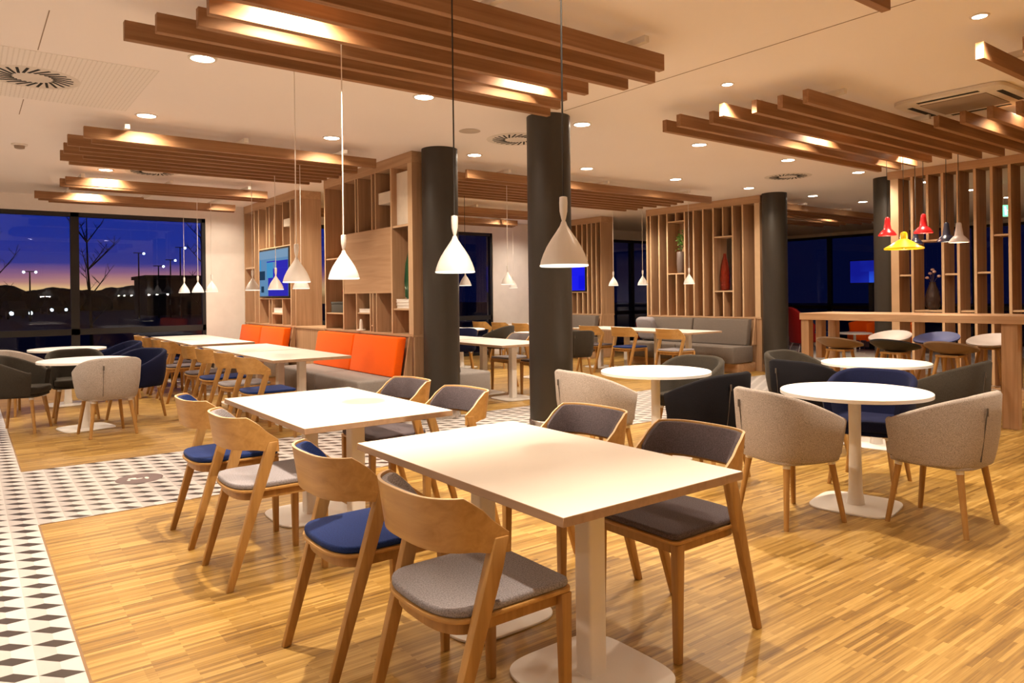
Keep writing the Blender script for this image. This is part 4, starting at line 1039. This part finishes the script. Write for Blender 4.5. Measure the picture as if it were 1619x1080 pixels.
# ------------------------------------------------------------------ dusk outside
tag(link('outside_ground', MB().box(-60, 80, YW + 0.26, 140, -0.3, -0.1).box(XW + 0.26, 80, -40, YW + 0.26, -0.3, -0.1).mesh('outside_ground', M['night'], smooth=0)), 'dark ground outside the windows', 'ground')['kind'] = 'structure'
def tree(x, y, h, seed, label):
    rn = random.Random(seed); m = MB()
    def limb(p, d, l, r, n):
        pts = [p]; k = 5
        for i in range(k):
            d = (d + Vector((rn.uniform(-.045, .045), rn.uniform(-.045, .045), 0.02))).normalized(); pts.append(pts[-1] + d * l / k)
        m.tube(pts, [r * (1 - 0.8 * i / k) for i in range(k + 1)], 5)
        if n == 0: return
        for i in range(11 if n == 3 else 6 if n == 2 else 4):
            t = rn.uniform(0.35, 0.98); q = pts[int(t * k)]; a = rn.uniform(0, 2 * PI)
            limb(q, Vector((math.cos(a) * 0.75, math.sin(a) * 0.75, 0.75)).normalized(), l * rn.uniform(0.2, 0.36), r * 0.4, n - 1)
    limb(Vector((0, 0, 0)), Vector((0, 0, 1)), h, h * 0.014, 3)
    tag(link('tree', m.mesh('tree', M['sil']), None, (x, y, -0.1)), label, 'tree', 'bare trees outside the dusk window')
tree(2.92, 24, 3.9, 4, 'bare tree outside in the middle of the right window pane')
tree(6.9, 27, 4.4, 9, 'bare tree outside at the right edge of the dusk window')
tree(0.62, 24, 3.4, 12, 'bare tree outside at the left edge of the photo')
def street_lamp(x, y, h, label, heads=2):
    o = thing('street_lamp', label, 'street lamp', (x, y, -0.1), 0, 'street lamps outside the dusk window')
    link('pole', MB().tube([(0, 0, 0), (0, 0, h)], [0.06, 0.04], 8).tube([(-0.35, 0, h), (0.35, 0, h)], 0.03, 8).mesh('pole', M['sil']), o)
    for s_ in ((-1, 1) if heads == 2 else (1,)): link('lamp_head', MB().sphere((0.35 * s_, 0, h - 0.04), 0.085, 10).mesh('lamp_head', M['street']), o)
street_lamp(3.6, 60, 3.45, 'twin street lamp outside in the left pane, above the hedge')
street_lamp(13.3, 60, 5.4, 'street lamp outside at the upper right of the dusk window', 1)
street_lamp(12.7, 60.5, 4.45, 'street lamp outside just below the upper right one', 1)
street_lamp(11.75, 60, 3.95, 'street lamp outside, lowest right one in the dusk window', 1)
street_lamp(10.4, 60, 4.9, 'single street lamp outside left of the right group', 1)
def car(x, y, label, lights=True):
    o = thing('car', label, 'car', (x, y, -0.1), R(8), 'cars parked outside in the dark')
    body = [(-0.85, 0.25), (0.85, 0.25), (0.85, 0.75), (0.68, 0.85), (0.58, 1.4), (-0.58, 1.4), (-0.68, 0.85), (-0.85, 0.75)]
    link('body', MB().loft([[(a, -2.1, b) for a, b in [(p * 0.95, 0.25 + (q - 0.25) * 0.42) for p, q in body]], [(a, -1.0, 0.25 + (b - 0.25) * 0.55) for a, b in body], [(a, -0.4, b) for a, b in body], [(a, 1.2, b) for a, b in body], [(a, 2.0, 0.25 + (b - 0.25) * 0.6) for a, b in body]]).mesh('body', M['sil']), o)
    for sx in (-1, 1):
        for sy in (-1.35, 1.35):
            link('wheel', MB().tube([(sx * 0.86, sy, 0.31), (sx * 0.66, sy, 0.31)], 0.31, 18).mesh('wheel', M['frame']), o)
        link('headlamp', MB().sphere((sx * 0.62, -2.02, 0.44), 0.16, 10).mesh('headlamp', M['car_l']), o)
car(3.2, 70, 'parked car outside with two lit headlamps, at the left edge of the window')
car(7.3, 88, 'parked car outside with lit headlamps, just left of the window mullion')
hd = MB(); rn = random.Random(5)
for k in range(40):
    x = -8 + k * 1.0; hd.sphere((x, 110 + rn.uniform(-2, 2), 0.6 + rn.uniform(0, 0.9)), rn.uniform(1.6, 2.6), 8, 0.8)
tag(link('hedge_row', hd.mesh('hedge_row', M['sil'])), 'long dark hedge on the horizon outside', 'hedge')
bl = thing('outside_building', 'low flat-roofed dark building on the horizon outside the right pane', 'building', (15.2, 72, -0.1))
link('walls', MB().box(-2.6, 2.6, -3, 3, 0, 3.2).mesh('walls', M['sil'], smooth=0), bl); link('roof', MB().box(-2.8, 2.8, -3.3, 3.3, 3.201, 3.5).mesh('roof', M['night'], smooth=0), bl)

# ------------------------------------------------------------------ world: dusk sky, blue above a pink horizon
w = bpy.data.worlds.new('dusk_sky'); scene.world = w; w.use_nodes = True
nt = w.node_tree; nt.nodes.clear()
out = nt.nodes.new('ShaderNodeOutputWorld'); bg = nt.nodes.new('ShaderNodeBackground'); bg.inputs[1].default_value = 1.0
tc = nt.nodes.new('ShaderNodeTexCoord'); sx = nt.nodes.new('ShaderNodeSeparateXYZ'); nt.links.new(tc.outputs['Generated'], sx.inputs[0])
mpn = nt.nodes.new('ShaderNodeMapping'); mpn.inputs['Scale'].default_value = (2, 2, 40); nt.links.new(tc.outputs['Generated'], mpn.inputs['Vector'])
nz = node(nt, 'ShaderNodeTexNoise', Scale=1.6, Detail=3.0); nt.links.new(mpn.outputs[0], nz.inputs['Vector'])
# the sunset glow sits towards +Y and fades towards +X
el = math_n(nt, 'ADD', sx.outputs[2], math_n(nt, 'MULTIPLY', math_n(nt, 'SUBTRACT', nz.outputs[0], 0.5), 0.016))
sky = ramp(nt, el, [(0.0, (0.45, 0.20, 0.06)), (0.012, (1.0, 0.62, 0.26)), (0.021, (0.66, 0.30, 0.22)), (0.031, (0.36, 0.15, 0.24)), (0.041, (0.040, 0.045, 0.28)), (0.075, (0.014, 0.034, 0.31)), (0.25, (0.013, 0.026, 0.26)), (0.6, (0.008, 0.014, 0.12))])
glow = ramp(nt, sx.outputs[1], [(0.84, (0, 0, 0)), (0.965, (1, 1, 1))])
mx = nt.nodes.new('ShaderNodeMix'); mx.data_type = 'RGBA'
mx.inputs[6].default_value = (0.0016, 0.003, 0.022, 1)
nt.links.new(glow, mx.inputs[0]); nt.links.new(sky, mx.inputs[7]); nt.links.new(mx.outputs[2], bg.inputs[0]); nt.links.new(bg.outputs[0], out.inputs[0])

# ------------------------------------------------------------------ camera
cam = bpy.data.cameras.new('camera'); co = bpy.data.objects.new('camera', cam); COL.objects.link(co)
scene.camera = co
cam.sensor_fit = 'HORIZONTAL'; cam.sensor_width = 36.0; cam.lens = 36.0 * 1144.0 / 1619.0
yaw = R(52.9); roll = 0.012
fwd = Vector((math.cos(yaw), math.sin(yaw), 0)); up = Vector((0, 0, 1)); right = fwd.cross(up)
c_, s_ = math.cos(roll), math.sin(roll)
r2 = right * c_ - up * s_; u2 = right * s_ + up * c_
co.matrix_world = Matrix(((r2.x, u2.x, -fwd.x, 0), (r2.y, u2.y, -fwd.y, 0), (r2.z, u2.z, -fwd.z, 1.39), (0, 0, 0, 1)))
cam.shift_y = -(540 - 465) / 1619.0
cam.clip_end = 400

# ------------------------------------------------------------------ render look
scene.cycles.use_denoising = True
try: scene.cycles.denoiser = 'OPENIMAGEDENOISE'
except Exception: pass
scene.cycles.max_bounces = 10; scene.cycles.diffuse_bounces = 6; scene.cycles.glossy_bounces = 3; scene.cycles.transmission_bounces = 6; scene.cycles.transparent_max_bounces = 12
scene.cycles.sample_clamp_indirect = 6.0
scene.cycles.caustics_reflective = False; scene.cycles.caustics_refractive = False
scene.view_settings.view_transform = 'Standard'
scene.view_settings.look = 'None'
scene.view_settings.exposure = -0.10
